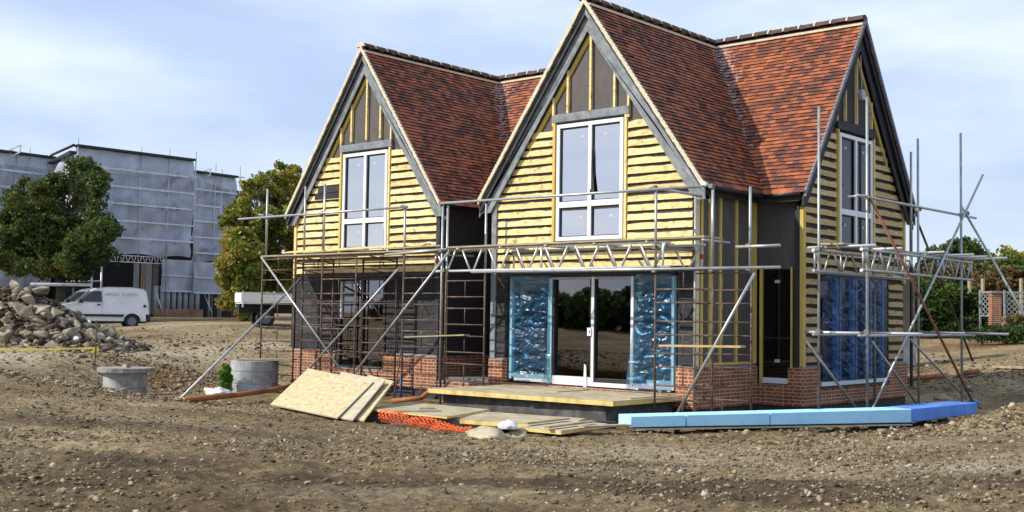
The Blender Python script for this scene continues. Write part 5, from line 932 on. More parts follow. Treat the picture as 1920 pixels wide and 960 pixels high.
shaped_tree('broadleaf_tree', 112, 60, [(150,303,20),(130,320,24),(168,322,22),(98,345,24),(192,332,15),(62,350,20),(28,356,18),(15,395,26),(60,395,36),(110,380,42),(160,372,36),(198,365,13),(188,408,28),(214,432,16),(172,440,36),(120,435,44),(70,448,42),(20,450,36),(5,498,30),(48,500,32),(95,495,32),(140,488,32),(178,474,24),(112,520,16),(158,508,16),(205,455,14),(-20,430,34),(-30,480,30)], 'leafdark', 'dark green ragged tree standing in front of the sheeted scaffold, left', 85000, .10, .28, 3, 1.5)
shaped_tree('broadleaf_tree', 505, 60, [(536,318,13),(512,322,10),(555,326,14),(490,345,12),(478,340,14),(458,352,10),(520,352,22),(560,352,22),(470,372,24),(520,385,34),(442,378,10),(430,402,12),(418,412,8),(448,415,22),(490,425,36),(545,415,36),(424,425,9),(455,452,28),(500,470,38),(548,470,38),(448,492,24),(492,520,34),(545,530,36),(460,540,22),(590,400,40),(610,450,40)], 'leafautumn', 'loose green tree turning orange between the sheeted scaffold and the house', 75000, .10, .3, 5, 1.4)
b = gbase(590, 590, 66); tree('broadleaf_tree', b, wheight(590, 330, 66, b), 3.2, 'leafautumn', 'taller autumn tree partly hidden behind the left gable', nleaf=16000, leaf=.14, nclump=24, trunk=.3, lowfrac=.05, seed=8)
b = gbase(455, 590, 56); tree('bushy_tree', b, wheight(455, 420, 56, b), 1.7, 'leafautumn', 'low orange tinged bush behind the flatbed truck', 'bush', nleaf=9000, leaf=.11, nclump=16, trunk=.12, lowfrac=.0, seed=9)
p = gbase(423, 722, 30.2); wd = thing('weed', p, 'bushy bright green weed beside the right manhole ring', 'plant'); MB().tube(p, (p[0], p[1], p[2] + .5), .02, 5).build('stem', M['bark'], wd)
cl = [(p[0] + random.uniform(-.08, .08), p[1] + random.uniform(-.08, .08), p[2] + z, .13, .13, .15) for z in (.15, .28, .42, .55, .66)]; leaves_np(crown_points(cl, 1700, .1), .035, M['leafbright'], 'foliage', wd, 1.6)
# ------------------------------------------------------------------ rubble heap
hc = dep(60, 640, 36); hx, hy = hc.x, hc.y; RTf = Vector((RT.x, RT.y, 0)).normalized(); FWf = Vector((FW.x, FW.y, 0)).normalized()
def heap_h(u, v):  # u to the right of the picture, v away, metres from the heap's middle
    prof = np.interp(u, [-9, -1.6, -.9, -.1, .35, .85, 1.35, 1.8, 2.35, 2.8, 3.25], [1.75, 1.95, 1.8, 1.75, 1.45, 1.25, .95, .62, .34, .14, 0]); return prof * max(0, 1 - abs(v / 2.1) ** 1.6)
hp, hs = [], []
for k in range(5200):
    u = random.uniform(-5, 3.5); v = random.uniform(-2.2, 1.6); h_ = heap_h(u, v)
    if h_ <= .0 and random.random() < .7: continue
    q = Vector((hx, hy, 0)) + RTf * u + FWf * v; hp.append((q.x, q.y, HH(q.x, q.y) + h_ * .93)); hs.append(min(.17, random.lognormvariate(-3.05, .55)))
pb = pebbles('rubble_heap', np.array(hp), np.array(hs), M['rubblesmall'], .75); tag(pb, 'small broken bricks, stones and dirt making up the rubble heap at the left', 'rubble', kind='stuff')
V, F = [], []; nu, nv = 60, 28
for i in range(nu + 1):
    for j in range(nv + 1):
        u = -5.5 + 10 * i / nu; v = -2.2 + 4.4 * j / nv; q = Vector((hx, hy, 0)) + RTf * u + FWf * v; h_ = heap_h(u, v); V.append((q.x, q.y, HH(q.x, q.y) + h_ * .88 - .06 + mnoise.noise(Vector((u * 2, v * 2, 0))) * .07 * min(1, h_ * 2)))
for i in range(nu):
    for j in range(nv): a = i * (nv + 1) + j; F.append((a, a + 1, a + nv + 2, a + nv + 1))
hm = mesh_obj('rubble_core', V, F, M['rubblesmall'], pb, True); hm['kind'] = 'stuff'
def chunk(loc, s, seed, label, grp, mat='rubble', flatn=1):
    rnd = random.Random(seed); bm = bmesh.new(); pts = [Vector((rnd.gauss(0, 1), rnd.gauss(0, 1), rnd.gauss(0, 1))).normalized() * rnd.uniform(.75, 1.1) for _ in range(10)]
    dims = Vector((s * rnd.uniform(.8, 1.3), s * rnd.uniform(.55, .95), s * rnd.uniform(.35, .75) * flatn))
    for p in pts: bm.verts.new((p.x * dims.x, p.y * dims.y, p.z * dims.z))
    bmesh.ops.convex_hull(bm, input=bm.verts); bmesh.ops.bevel(bm, geom=bm.edges, offset=s * .05, segments=1, affect='EDGES')
    me = bpy.data.meshes.new('concrete_chunk'); bm.to_mesh(me); bm.free(); me.materials.append(M[mat]); o = bpy.data.objects.new('concrete_chunk', me); COL.objects.link(o)
    o.location = loc; o.rotation_euler = (rnd.uniform(-.7, .7), rnd.uniform(-.6, .6), rnd.uniform(0, 6.28)); return tag(o, label, 'concrete chunk', grp)
GR = 'broken concrete chunks in the rubble heap'
def heap_at(px, py, v=-1.0):
    q = None
    for d_ in np.arange(33.0, 38.0, .15):
        p = dep(px, py, d_); r = Vector((p.x - hx, p.y - hy, 0)); u, vv = r.dot(RTf), r.dot(FWf)
        if p.z < HH(p.x, p.y) + heap_h(u, vv) + .03: return p
    return dep(px, py, 36)
for px, py, s, lab in ((28, 534, .27, 'wide mossy concrete slab on the very top of the rubble heap'), (42, 550, .25, 'bright pale concrete lump below the top slab of the rubble heap'), (76, 545, .28, 'pointed brown concrete piece right of the heap top'), (42, 588, .36, 'large round grey concrete lump in the middle of the rubble heap'), (104, 590, .30, 'upright concrete block leaning at the right of the heap middle'), (78, 578, .25, 'flat brown chunk beside the heap middle'),
                       (125, 628, .26, 'grey chunk low on the right side of the rubble heap'), (150, 612, .27, 'brown chunk on the right shoulder of the rubble heap'), (178, 636, .34, 'tall pale concrete block at the right foot of the rubble heap'), (206, 625, .27, 'rough chunk behind the tall pale block of the heap'), (214, 634, .22, 'last big chunk at the right end of the rubble heap'), (12, 632, .34, 'wide pale slab at the lower left of the rubble heap'), (75, 622, .3, 'flat greyish slab at the foot of the heap centre'), (128, 600, .2, 'small brown chunk high on the right slope of the heap'), (158, 622, .2, 'pinkish brown chunk between two larger ones on the right slope')):
    chunk(heap_at(px, py), s * 1.5, int(px * 7 + py), lab, GR)
rnd = random.Random(5)
for k in range(110):
    px = rnd.uniform(-15, 235); lim = np.interp(px, [0, 50, 100, 150, 200, 240], [535, 545, 570, 595, 620, 640]); py = rnd.uniform(lim, 650); chunk(heap_at(px, py), rnd.uniform(.13, .32), 900 + k, 'smaller grey brown lump of broken concrete among the rubble', 'smaller concrete lumps in the rubble heap')
for px, py, lab in ((142, 636, 'short white plastic scrap in the rubble heap'), (165, 606, 'white plastic scrap on the right side of the rubble heap'), (205, 637, 'long white scrap at the right foot of the rubble heap')):
    q = heap_at(px, py); lump('white_scrap', q, (.16, .07, .1), 'rag', lab, 'scrap', px, .5, 2)
# barrier tape and its stake
pt = un(178, 682, 'z', -.42); zt_ = dep(178, 652, (pt - CAM).dot(FW)).z
st = thing('tape_stake', (pt.x, pt.y, HH(pt.x, pt.y)), 'thin rusty stake with a knot of yellow tape between heap and pit', 'stake'); dz = dep(178, 600, (pt - CAM).dot(FW)).z
tubeo((pt.x, pt.y, HH(pt.x, pt.y) - .1), (pt.x, pt.y, dz), st, 'rod', 'rust', .014); kn = Vector((pt.x, pt.y, zt_))
mb = MB(); mb.poly([kn + RTf * -.02, kn + RTf * .07 + Vector((0, 0, .06)), kn + RTf * .09 + Vector((0, 0, -.02)), kn + RTf * -.10 + Vector((0, 0, -.18)), kn + RTf * -.13 + Vector((0, 0, -.10))], FWf * .01); mb.poly([kn + RTf * .0 + FWf * .02, kn + RTf * .05 + FWf * .02 - Vector((0, 0, .02)), kn + RTf * .0 + FWf * .02 - Vector((0, 0, .22)), kn + RTf * -.04 + FWf * .02 - Vector((0, 0, .18))], FWf * .01); mb.build('knot', M['yellowtape'], st)
mb = MB(); e0 = dep(-80, 651, 31.5); n = 24
for k in range(n):
    a = kn.lerp(e0, k / n); b2 = kn.lerp(e0, (k + 1) / n); sg = lambda t_: Vector((0, 0, -.05 * math.sin(math.pi * t_) - .01 * math.sin(t_ * 23))); a = a + sg(k / n); b2 = b2 + sg((k + 1) / n); w_ = .022 + .010 * math.sin(k * 1.3)
    mb.hexa([a - Vector((0, 0, w_)), b2 - Vector((0, 0, w_)), b2 - Vector((0, 0, w_)) + FWf * .003, a - Vector((0, 0, w_)) + FWf * .003, a + Vector((0, 0, w_)), b2 + Vector((0, 0, w_)), b2 + Vector((0, 0, w_)) + FWf * .003, a + Vector((0, 0, w_)) + FWf * .003])
mb.build('barrier_tape', M['yellowtape'], None, label='yellow barrier tape sagging in front of the rubble heap', cat='tape')
# ------------------------------------------------------------------ vans and truck (local axes: +x forward, +y left side, z up)
def text_mesh(txt, size, parent, loc, rot, mat, nm='lettering'):
    cu = bpy.data.curves.new(nm, 'FONT'); cu.body = txt; cu.size = size; cu.align_x = 'CENTER'; cu.extrude = .002; tmp = bpy.data.objects.new('tmp', cu); COL.objects.link(tmp)
    me = bpy.data.meshes.new_from_object(tmp.evaluated_get(bpy.context.evaluated_depsgraph_get())); bpy.data.objects.remove(tmp); me.materials.append(mat)
    o = bpy.data.objects.new(nm, me); COL.objects.link(o); o.parent = parent; o.location = loc; o.rotation_euler = rot; return o
def wheel(parent, x, y, r, w_=.2, s=1):
    wv = bpy.data.objects.new('wheel', None); COL.objects.link(wv); wv.parent = parent; wv.location = (x, y, r)
    n = 24; mb = MB(); prof = [(r * .62, -w_ / 2), (r * .95, -w_ / 2), (r, -w_ / 2 + .03), (r, w_ / 2 - .03), (r * .95, w_ / 2), (r * .62, w_ / 2)]; vs = [(a_ * math.cos(t), b_, a_ * math.sin(t)) for a_, b_ in prof for t in [2 * math.pi * k / n for k in range(n)]]
    mb.add(vs, [(i * n + k, i * n + (k + 1) % n, ((i + 1) % 6) * n + (k + 1) % n, ((i + 1) % 6) * n + k) for i in range(6) for k in range(n)]); mb.build('tyre', M['rubber'], wv, True, local=True)
    mb = MB(); mb.tube((0, -w_ * .3, 0), (0, w_ * .3, 0), r * .63, 20); mb.tube((0, -w_ * .42, 0), (0, w_ * .42, 0), r * .22, 12); mb.build('rim', M['wheel'], wv, local=True); return wv
def van(loc, rz, label, lines, scale=1.0, roofrack=False):
    v = thing('van', loc, label, 'van', 'white vans parked by the sheeted building', rz); v.scale = (scale,) * 3
    def arch(cx, r): return [(cx + r * math.cos(t), .30 + r * math.sin(t)) for t in [math.pi * k / 8 for k in range(9)]]
    prof = [(2.02, .30)] + [(2.04, .55), (2.0, .78), (1.82, .92), (1.15, 1.08), (.95, 1.12), (.42, 1.62), (.2, 1.74), (-.2, 1.80), (-1.2, 1.80), (-1.72, 1.74), (-1.86, 1.62), (-1.96, 1.05), (-2.0, .5), (-1.97, .30)]
    ar_r = arch(-1.28, .36)[::-1]; ar_f = arch(1.30, .36)[::-1]
    loop = prof + ar_r + ar_f
    def inset(z): return 0 if z < 1.0 else (z - 1.0) * .13
    ys = []
    n = len(loop); vs = []
    for yy, k_ in ((-.80, .965), (-.84, 1), (.84, 1), (.80, .965)):
        for x, z in loop: s = 1 if yy > 0 else -1; vs.append((x * (k_ if z > .6 else 1), yy - s * inset(z), .95 + (z - .95) * (k_ if z > 1.2 else 1)))
    mb = MB(); mb.add(vs, [(i * n + k, i * n + (k + 1) % n, (i + 1) * n + (k + 1) % n, (i + 1) * n + k) for i in range(3) for k in range(n)] + [tuple(range(n))[::-1], tuple(range(3 * n, 4 * n))]); mb.build('body', M['paint'], v, False, local=True)
    for s in (1, -1):
        yy = lambda z: s * (.802 - inset(z)) + s * .0; e = s * .012
        P = [(.98, 1.14), (.46, 1.58), (.16, 1.62), (.02, 1.60), (.0, 1.14)]; mb = MB(); mb.poly([(x, yy(z) + e, z) for x, z in P], (0, -s * .03, 0)); mb.build('side_window', M['glassshade2'], v, local=True)
        mb = MB(); mb.poly([(x * 1.0, yy(z) + e * .6, z) for x, z in [(-.02, .5), (-.02, 1.66), (-.035, 1.66), (-.035, .5)]], (0, -s * .02, 0)); mb.build('door_gap', M['grey_pl'], v, local=True)
        MB().box(.06, .20, s * .84 - .02, s * .84 + .02, .98, 1.04).build('handle', M['blackpl'], v, local=True); MB().box(-.92, .92, s * .845 - .02, s * .845 + .02, .50, .60).build('rub_strip', M['blackpl'], v, local=True)
        MB().tube((-1.80, s * .78, .98), (-1.80, s * .86, .98), .06, 12).build('fuel_cap', M['blackpl'], v, local=True); mb = MB(); mb.box(.78, .95, s * .86 if s > 0 else -.98, .98 if s > 0 else -.86, 1.08, 1.25); mb.build('mirror', M['blackpl'], v, local=True, bevel=.02)
        mb = MB(); mb.poly([(2.03, s * .5, .68), (1.90, s * .83, .72), (1.80, s * .84, .90), (1.90, s * .6, .88)], (.01, 0, -.02)); mb.build('headlight', M['lamp'], v, local=True)
        for x in (1.30, -1.28): wheel(v, x, s * .73, .31)
    mb = MB(); mb.slab((.99, -.68, 1.14), (.99, .68, 1.14), (.46, .60, 1.62), (.46, -.60, 1.62), (.014, 0, .014)); mb.build('windscreen', M['windscreen'], v, local=True)
    mb = MB(); mb.box(1.86, 2.10, -.82, .82, .26, .56); mb.build('front_bumper', M['blackpl'], v, local=True, bevel=.03); mb = MB(); mb.box(-2.06, -1.86, -.82, .82, .28, .62); mb.build('rear_bumper', M['blackpl'], v, local=True, bevel=.03)
    MB().box(-1.9, 1.9, -.6, .6, .22, .45).build('underbody', M['blackpl'], v, local=True)
    for i, (tx, sz, z) in enumerate(lines): text_mesh(tx, sz, v, (-.82, .84 - inset(z) * .99 - .012 + .013, z), (math.pi / 2, 0, math.pi), M['grey_pl'])
    return v
M['glassshade2'] = flat('black_car_glass', (0.012, 0.014, 0.018), 0.12, 0, .6); M['windscreen'] = noisy('greenish_windscreen', [(0.35, (0.05, 0.10, 0.08)), (0.6, (0.22, 0.32, 0.28))], 2.2, 0.1, 0.0); M['lamp'] = flat('clear_headlight', (0.62, 0.66, 0.62), 0.15, 0, .8)
def heading(px0, d0, px1, d1, py=600): a, b_ = dep(px0, py, d0), dep(px1, py, d1); return a, b_, math.atan2(b_.y - a.y, b_.x - a.x)
a_, b_, rz = heading(259, 51.8, 112, 50.4); m_ = (a_ + b_) / 2; v1 = van((m_.x, m_.y, HH(m_.x, m_.y) - .02), rz, 'small white van with dark lettering, parked behind the rubble heap', [('HERRIES  ROBERTS', .17, 1.42), ('-----  ----', .14, 1.27), ('----- -----', .11, 1.16), ('-------------------', .09, 1.05)])
a_, b_, rz = heading(232, 57.4, 88, 56.0); m_ = (a_ + b_) / 2; v2 = van((m_.x, m_.y, HH(m_.x, m_.y) - .12), rz, 'white van carrying a ladder tube, half hidden behind the nearer van', [('---  ------', .14, 1.40), ('-- -------', .12, 1.2)], 1.02)
p = dep(57, 533, 56); q = dep(170, 534, 56.6); MB().tube(p, q, .075, 12).build('roof_tube', M['palecon'], None, True, label='long pale grey pipe carrier above the roof of the rear van', cat='pipe carrier')
# flatbed truck
a_, b_, rz = heading(447, 46.2, 572, 47.2); m_ = a_; tk = thing('truck', (a_.x, a_.y, HH(a_.x, a_.y)), 'dirty cream flatbed truck with drop sides, partly behind the scaffold', 'truck', None, rz)
mb = MB(); mb.box(0, 2.55, -.85, .85, .92, .98); mb.build('bed', M['creampaint'], tk, local=True)
for y in (-.87, .83):
    mb = MB()
    for z in (1.0, 1.12, 1.24, 1.34): mb.box(.0, 2.5, y, y + .04, z, z + .105 if z < 1.3 else z + .04)
    mb.build('side_board', M['creampaint'], tk, local=True); mb = MB()
    for x in (0, 1.22, 2.48): mb.box(x, x + .05, y - .012, y + .052, .78, 1.42)
    mb.build('stake', M['creampaint'], tk, local=True)
MB().box(-.04, 0, -.85, .85, .98, 1.36).build('tail_board', M['creampaint'], tk, local=True); MB().box(-.05, 4.4, -.4, .4, .55, .9).build('chassis', M['blackpl'], tk, local=True)
for x in (.95, 3.75):
    for y in (-.68, .68): wheel(tk, x, y, .36, .3 if x < 2 else .2)
mb = MB(); mb.poly([(3.05, -.85, .75), (3.2, -.85, .75), (3.35, -.85, 1.08), (4.1, -.85, 1.08), (4.35, -.85, .7), (4.5, -.85, .75), (4.45, -.85, 1.3), (4.15, -.85, 1.95), (3.1, -.85, 1.98)], (0, 1.7, 0)); mb.build('cab', M['paint'], tk, local=True)
mb = MB(); mb.poly([(3.45, -.862, 1.35), (4.3, -.862, 1.35), (4.05, -.862, 1.82), (3.45, -.862, 1.85)], (0, .02, 0)); mb.build('cab_window', M['glassshade2'], tk, local=True)
mb = MB(); mb.box(2.6, 2.66, -.8, -.74, .98, 2.0); mb.box(2.6, 2.66, .74, .8, .98, 2.0); mb.box(2.6, 2.66, -.74, .74, 1.9, 2.0); mb.build('headboard', M['creampaint'], tk, local=True)
MB().box(2.65, 3.05, -.8, -.3, .5, .95).build('tank', M['blackpl'], tk, local=True)
# ------------------------------------------------------------------ sheeted scaffold round the building on the left
bl = dep(250, 590, 75); bd_ = thing('sheeted_building', (bl.x, bl.y, HH(bl.x, bl.y)), 'big building wrapped in grey scaffold sheeting with white bands, left background', 'building')
def pz(px, d, z, py=585): p = dep(px, py, d); return Vector((p.x, p.y, z))
ZT = 11.25
def sheetwall(A, B, z0s, z1, parent, mat='sheet', amp=.26, nm='sheet', seed=0, top_slope=0):
    nu, nv = max(8, int((B - A).length / .22)), max(4, int((z1 - z0s) / .2)); d = (B - A).normalized(); n = Vector((d.y, -d.x, 0)); vs = []
    for j in range(nv + 1):
        for i in range(nu + 1):
            a, t_ = i / nu, j / nv; L_ = (B - A).length * a; sg = math.sin(math.pi * t_); q = Vector((L_ * .9 + t_ * 1.4 * math.sin(L_ * .5 + seed), t_ * 1.3 - L_ * .2, seed)); k_ = (mnoise.noise(q) + .6 * (1 - 2 * abs(mnoise.noise(q * 1.9)))) * amp * (.25 + sg) + math.sin(L_ * 1.9 + seed) * amp * .25 * sg
            vs.append(A + (B - A) * a + n * k_ + Vector((0, 0, z0s + (z1 - z0s) * t_ - (1 - t_) * .06 * math.sin(L_ * 2.2 + seed)))) 
    W_ = nu + 1; fs_ = [(j * W_ + i, j * W_ + i + 1, (j + 1) * W_ + i + 1, (j + 1) * W_ + i) for j in range(nv) for i in range(nu)]; return mesh_obj(nm, vs, fs_, M[mat], parent, True)
def face(px0, d0, px1, d1, zt0, zb, seed, poles, step=1.06, zt1=None, band=True, nm_t=True):
    A, B = pz(px0, d0, 0, 380), pz(px1, d1, 0, 380); d = (B - A).normalized(); n = Vector((d.y, -d.x, 0)); z = zt0; k = 0
    while z - .05 > zb:
        z2 = max(z - 2 * step, zb); sheetwall(A + n * .02 * (k % 2), B + n * .02 * (k % 2), z2 + .02, z + .03, bd_, seed=seed + k * 3.3)
        for zz in (z, z - step):
            if zz < zb + .2 or zz > zt0 - .1: continue
            mb = MB(); m = 30
            for i in range(m):
                a, b2 = A + (B - A) * (i / m) + n * .27, A + (B - A) * ((i + .97) / m) + n * .27; w0 = .05 + .03 * mnoise.noise(Vector((i * .7, zz, seed))); o0, o1 = (.02 * mnoise.noise(Vector((i + e_, zz * 3, seed))) for e_ in (0, 1)); mb.slab(a + Vector((0, 0, zz - w0 + o0)), b2 + Vector((0, 0, zz - w0 + o1)), b2 + Vector((0, 0, zz + w0 + o1)), a + Vector((0, 0, zz + w0 + o0)), n * .01)
            mb.build('white_band', M['tapewhite'], bd_)
        z = z2; k += 1
    for px, pt in poles:
        t_ = (px - px0) / (px1 - px0); dd_ = d0 + (d1 - d0) * t_; q = pz(px, dd_, 0, 400) + n * .3; top = dep(px, pt, dd_).z; tubeo((q.x, q.y, HH(q.x, q.y)), (q.x, q.y, top), bd_, 'pole', 'steel', .032)
    MB().bar(A + n * .1 + Vector((0, 0, zt0 + .12)), B + n * .1 + Vector((0, 0, zt0 + .12)), .5, .14).build('roof_edge', M['blackpl'], bd_)
    return A, B
zc = dep(138, 276, 70).z
face(138, 70, 360, 76, zc, 4.55, 1, ((138, 258), (257, 275), (310, 279), (360, 284)))
face(97, 75.6, 138, 70, zc - .4, 4.6, 9, ((94, 290),), 1.06)
A, B = pz(97, 75.6, 0), pz(138, 70, 0); sheetwall(A + Vector((.1, -.3, 0)), B + Vector((.1, -.3, 0)), zc - 1.6, zc - .35, bd_, 'sheetpale', .05, 'sunlit_sheet', 4)  # paler sheet: sunlight on the return face put into its colour
zl_ = dep(0, 286, 72.6).z; face(-140, 69, 97, 75.6, zl_, 2.2, 17, ((47, 276), (22, 290)))
zr_ = dep(400, 330, 78.4).z; face(361, 77, 440, 79.8, zr_, 4.4, 25, ((397, 306), (409, 317), (443, 312)))
tubeo(dep(425, 330, 79), dep(458, 333, 80.2), bd_, 'pole', 'steel', .04); tubeo(dep(96, 291, 75.4), dep(138, 272, 70), bd_, 'pole', 'blackpl', .09)
# lower hanging sheets
for (a0, e0, a1, e1, pt, pb, sd_) in ((300, 74.2, 360, 75.8, 487, 546, 41), (360, 75.6, 420, 77.4, 489, 548, 47)):
    A, B = pz(a0, e0, 0), pz(a1, e1, 0); zt2, zb2 = dep(330, pt, 75).z, dep(330, pb, 75).z; sheetwall(A, B, zb2, zt2, bd_, seed=sd_, amp=.14); zz = (zt2 + zb2) / 2; n = Vector(((B - A).y, -(B - A).x, 0)).normalized() * .15
    MB().bar(A + n + Vector((0, 0, zz)), B + n + Vector((0, 0, zz - .05)), .012, .07).build('white_band', M['tapewhite'], bd_); MB().bar(A + n + Vector((0, 0, zb2)), B + n + Vector((0, 0, zb2)), .012, .09).build('white_band', M['tapewhite'], bd_)
# lattice beam, corrugated panels, brickwork, dark core
A, B = pz(198, 71.5, 0), pz(306, 74.4, 0); zt2, zb2 = dep(250, 480, 73).z, dep(250, 492, 73).z; lattice(A, B, zt2, zb2, bd_, 10, 'steelwhite')
for px, mt in ((248, 'corr'), (262, 'scafboard'), (272, 'corr'), (284, 'coupler')):
    q = pz(px, 76, 0); q2 = q + RTf * .35; mb = MB(); mb.slab(q + Vector((0, 0, .8)), q2 + Vector((0, 0, .8)), q2 + FWf * .1 + Vector((0, 0, .8)), q + FWf * .1 + Vector((0, 0, .8)), (0, 0, 3.4)); mb.build('standing_panel', M[mt], bd_)
for k, px in enumerate(range(292, 380, 11)):
    d_ = 74.5 + (px - 292) * .022; q = pz(px, d_, 0); zb3, zt3 = dep(px, 581, d_).z, dep(px, 536, d_).z; MB().tube((q.x, q.y, zb3), (q.x, q.y, zt3), .155, 10).build('white_panel', M['corr'], bd_, True)
A, B = pz(288, 74.2, 0), pz(378, 76.2, 0); MB().slab(A + Vector((0, 0, .2)), B + Vector((0, 0, .2)), B + FWf * .3 + Vector((0, 0, .2)), A + FWf * .3 + Vector((0, 0, .2)), (0, 0, dep(330, 580, 75).z - .2)).build('brick_base', M['brick'], bd_)
mb = MB()
for (p0, e0, p1, e1, zt3, bk_) in ((-140, 72, 97, 78.5, zl_ - .3, 6), (110, 76, 362, 79.5, zc - .6, 6), (362, 80.5, 438, 83, zr_ - .4, 4)):
    A, B = pz(p0, e0, 0), pz(p1, e1, 0); mb.slab(A, B, B + FWf * bk_, A + FWf * bk_, (0, 0, zt3))
mb.build('wall', M['darkvoid'], bd_)
for px, e0, top, mt in ((188, 70.5, 497, 'steel'), (170, 71, 510, 'steel'), (391, 77, 548, 'steel'), (413, 77.5, 548, 'steel'), (436, 78.5, 490, 'rustred'), (443, 79, 500, 'rustred'), (425, 80, 490, 'rust')):
    q = pz(px, e0, 0); tubeo((q.x, q.y, HH(q.x, q.y)), (q.x, q.y, dep(px, top, e0).z), bd_, 'pole', mt, .06 if mt == 'steel' else .09)
tubeo(dep(290, 541, 73.5), dep(306, 590, 73), bd_, 'pole', 'steel', .05); tubeo(dep(382, 550, 77), dep(398, 588, 76), bd_, 'pole', 'steel', .04); tubeo(dep(116, 528, 70), dep(188, 527, 70.5), bd_, 'pole', 'steel', .05)
for px, py, e0 in ((33, 284, 73.5), (388, 327, 78)):
    c = dep(px, py, e0); o = thing('hoist_bracket', (c.x, c.y, c.z), 'white triangular hoist bracket on the sheeted roof edge, %s' % ('far left of the picture' if px < 100 else 'right of the highest corner'), 'bracket', 'hoist brackets on the sheeted building'); P = [c + RTf * -.35 + Vector((0, 0, .05)), c + RTf * .35 + Vector((0, 0, .35)), c + RTf * .30 + Vector((0, 0, -.1)), c + RTf * -.22 + Vector((0, 0, -.35))]
    for i in range(4): MB().bar(P[i] - FWf * .35, P[(i + 1) % 4] - FWf * .35, .06, .07).build('arm', M['sheetpale'], o)
    MB().bar(P[0] - FWf * .35, P[2] - FWf * .35, .05, .05).build('arm', M['sheetpale'], o)
# ------------------------------------------------------------------ right background
def hedge(name, px0, d0, px1, d1, ptop, pbot, depth, mat, label, n, leaf, cat='hedge', seed=1, core=True):
    random.seed(seed); a, b2 = dep(px0, pbot, d0), dep(px1, pbot, d1); L_ = (b2 - a).length; k = max(3, int(L_ / 1.1)); cl = []; root = thing(name, ((a.x + b2.x) / 2, (a.y + b2.y) / 2, min(a.z, b2.z)), label, cat)
    for i in range(k + 1):
        t_ = i / k; px, d_ = px0 + (px1 - px0) * t_, d0 + (d1 - d0) * t_; zb3, zt3 = dep(px, pbot, d_).z, dep(px, ptop(px) if callable(ptop) else ptop, d_).z; q = dep(px, 600, d_); m = max(2, int((zt3 - zb3) / .9) + 1); s = (zt3 - zb3) / m * .75
        for j in range(m): cl.append((q.x + random.uniform(-.3, .3), q.y + random.uniform(-.3, .3), zb3 + (zt3 - zb3) * (j + .5) / m, max(.75, s), max(.75, s), s * random.uniform(.85, 1.15)))
    leaves_np(crown_points(cl, n, .3), leaf, M[mat], 'foliage', root); mb = MB()
    for c in cl[::3]: mb.tube((c[0], c[1], min(a.z, b2.z) - .2), (c[0], c[1], c[2]), .05, 5)
    mb.build('stems', M['bark'], root); return root
hedge('hedge', 1630, 62, 1790, 61, 492, 545, 2, 'leafdark', 'dark hedge seen between the right gable and the scaffold poles', 9000, .13, 'hedge', 16)
hedge('shrub', 1722, 51, 1828, 50, lambda px: np.interp(px, [1722, 1760, 1830], [522, 528, 556]), 622, 2, 'leafhedge', 'broad dark green shrub behind the right scaffold', 26000, .09, 'bush', 3)
hedge('hedge', 1700, 60, 1935, 57, lambda px: np.interp(px, [1700, 1790, 1860, 1930], [498, 496, 500, 505]), 541, 2, 'leafred', 'red brown creeper hedge above the trellis on the right', 20000, .11, 'hedge', 4)
hedge('hedge', 1840, 66, 1960, 64, 489, 520, 2, 'leafdark', 'dark green hedge top at the far right above the creeper', 8000, .13, 'hedge', 6); hedge('bush', 1862, 59, 1935, 58, 500, 512, 1, 'leafbright', 'bright yellow green bush top near the right edge', 3500, .09, 'bush', 7)
hedge('bush', 1912, 47.5, 1950, 47, 592, 614, 1, 'leafred', 'low reddish plants below the trellis at the right edge', 4000, .07, 'bush', 12); hedge('bush', 1850, 46, 1945, 45, 610, 640, 1, 'leafhedge', 'low green weeds on the slope below the trellis', 4500, .05, 'bush', 14)
b = gbase(1798, 600, 75); tree('broadleaf_tree', b, wheight(1798, 452, 75, b), 2.6, 'leafdark', 'round dark tree top beyond the creeper hedge, right of the house', nleaf=14000, leaf=.15, nclump=22, trunk=.3, lowfrac=.2, seed=21)
b = gbase(1880, 600, 85); tree('broadleaf_tree', b, wheight(1880, 472, 85, b), 3.2, 'leafautumn', 'smaller brownish tree top farther right beyond the hedge', nleaf=12000, leaf=.17, nclump=20, trunk=.3, lowfrac=.2, seed=23)
b = gbase(1950, 600, 95); tree('broadleaf_tree', b, wheight(1950, 480, 95, b), 4.2, 'leafdark', 'dark tree cut off by the right edge of the picture', nleaf=12000, leaf=.2, nclump=20, trunk=.3, lowfrac=.1, seed=25)
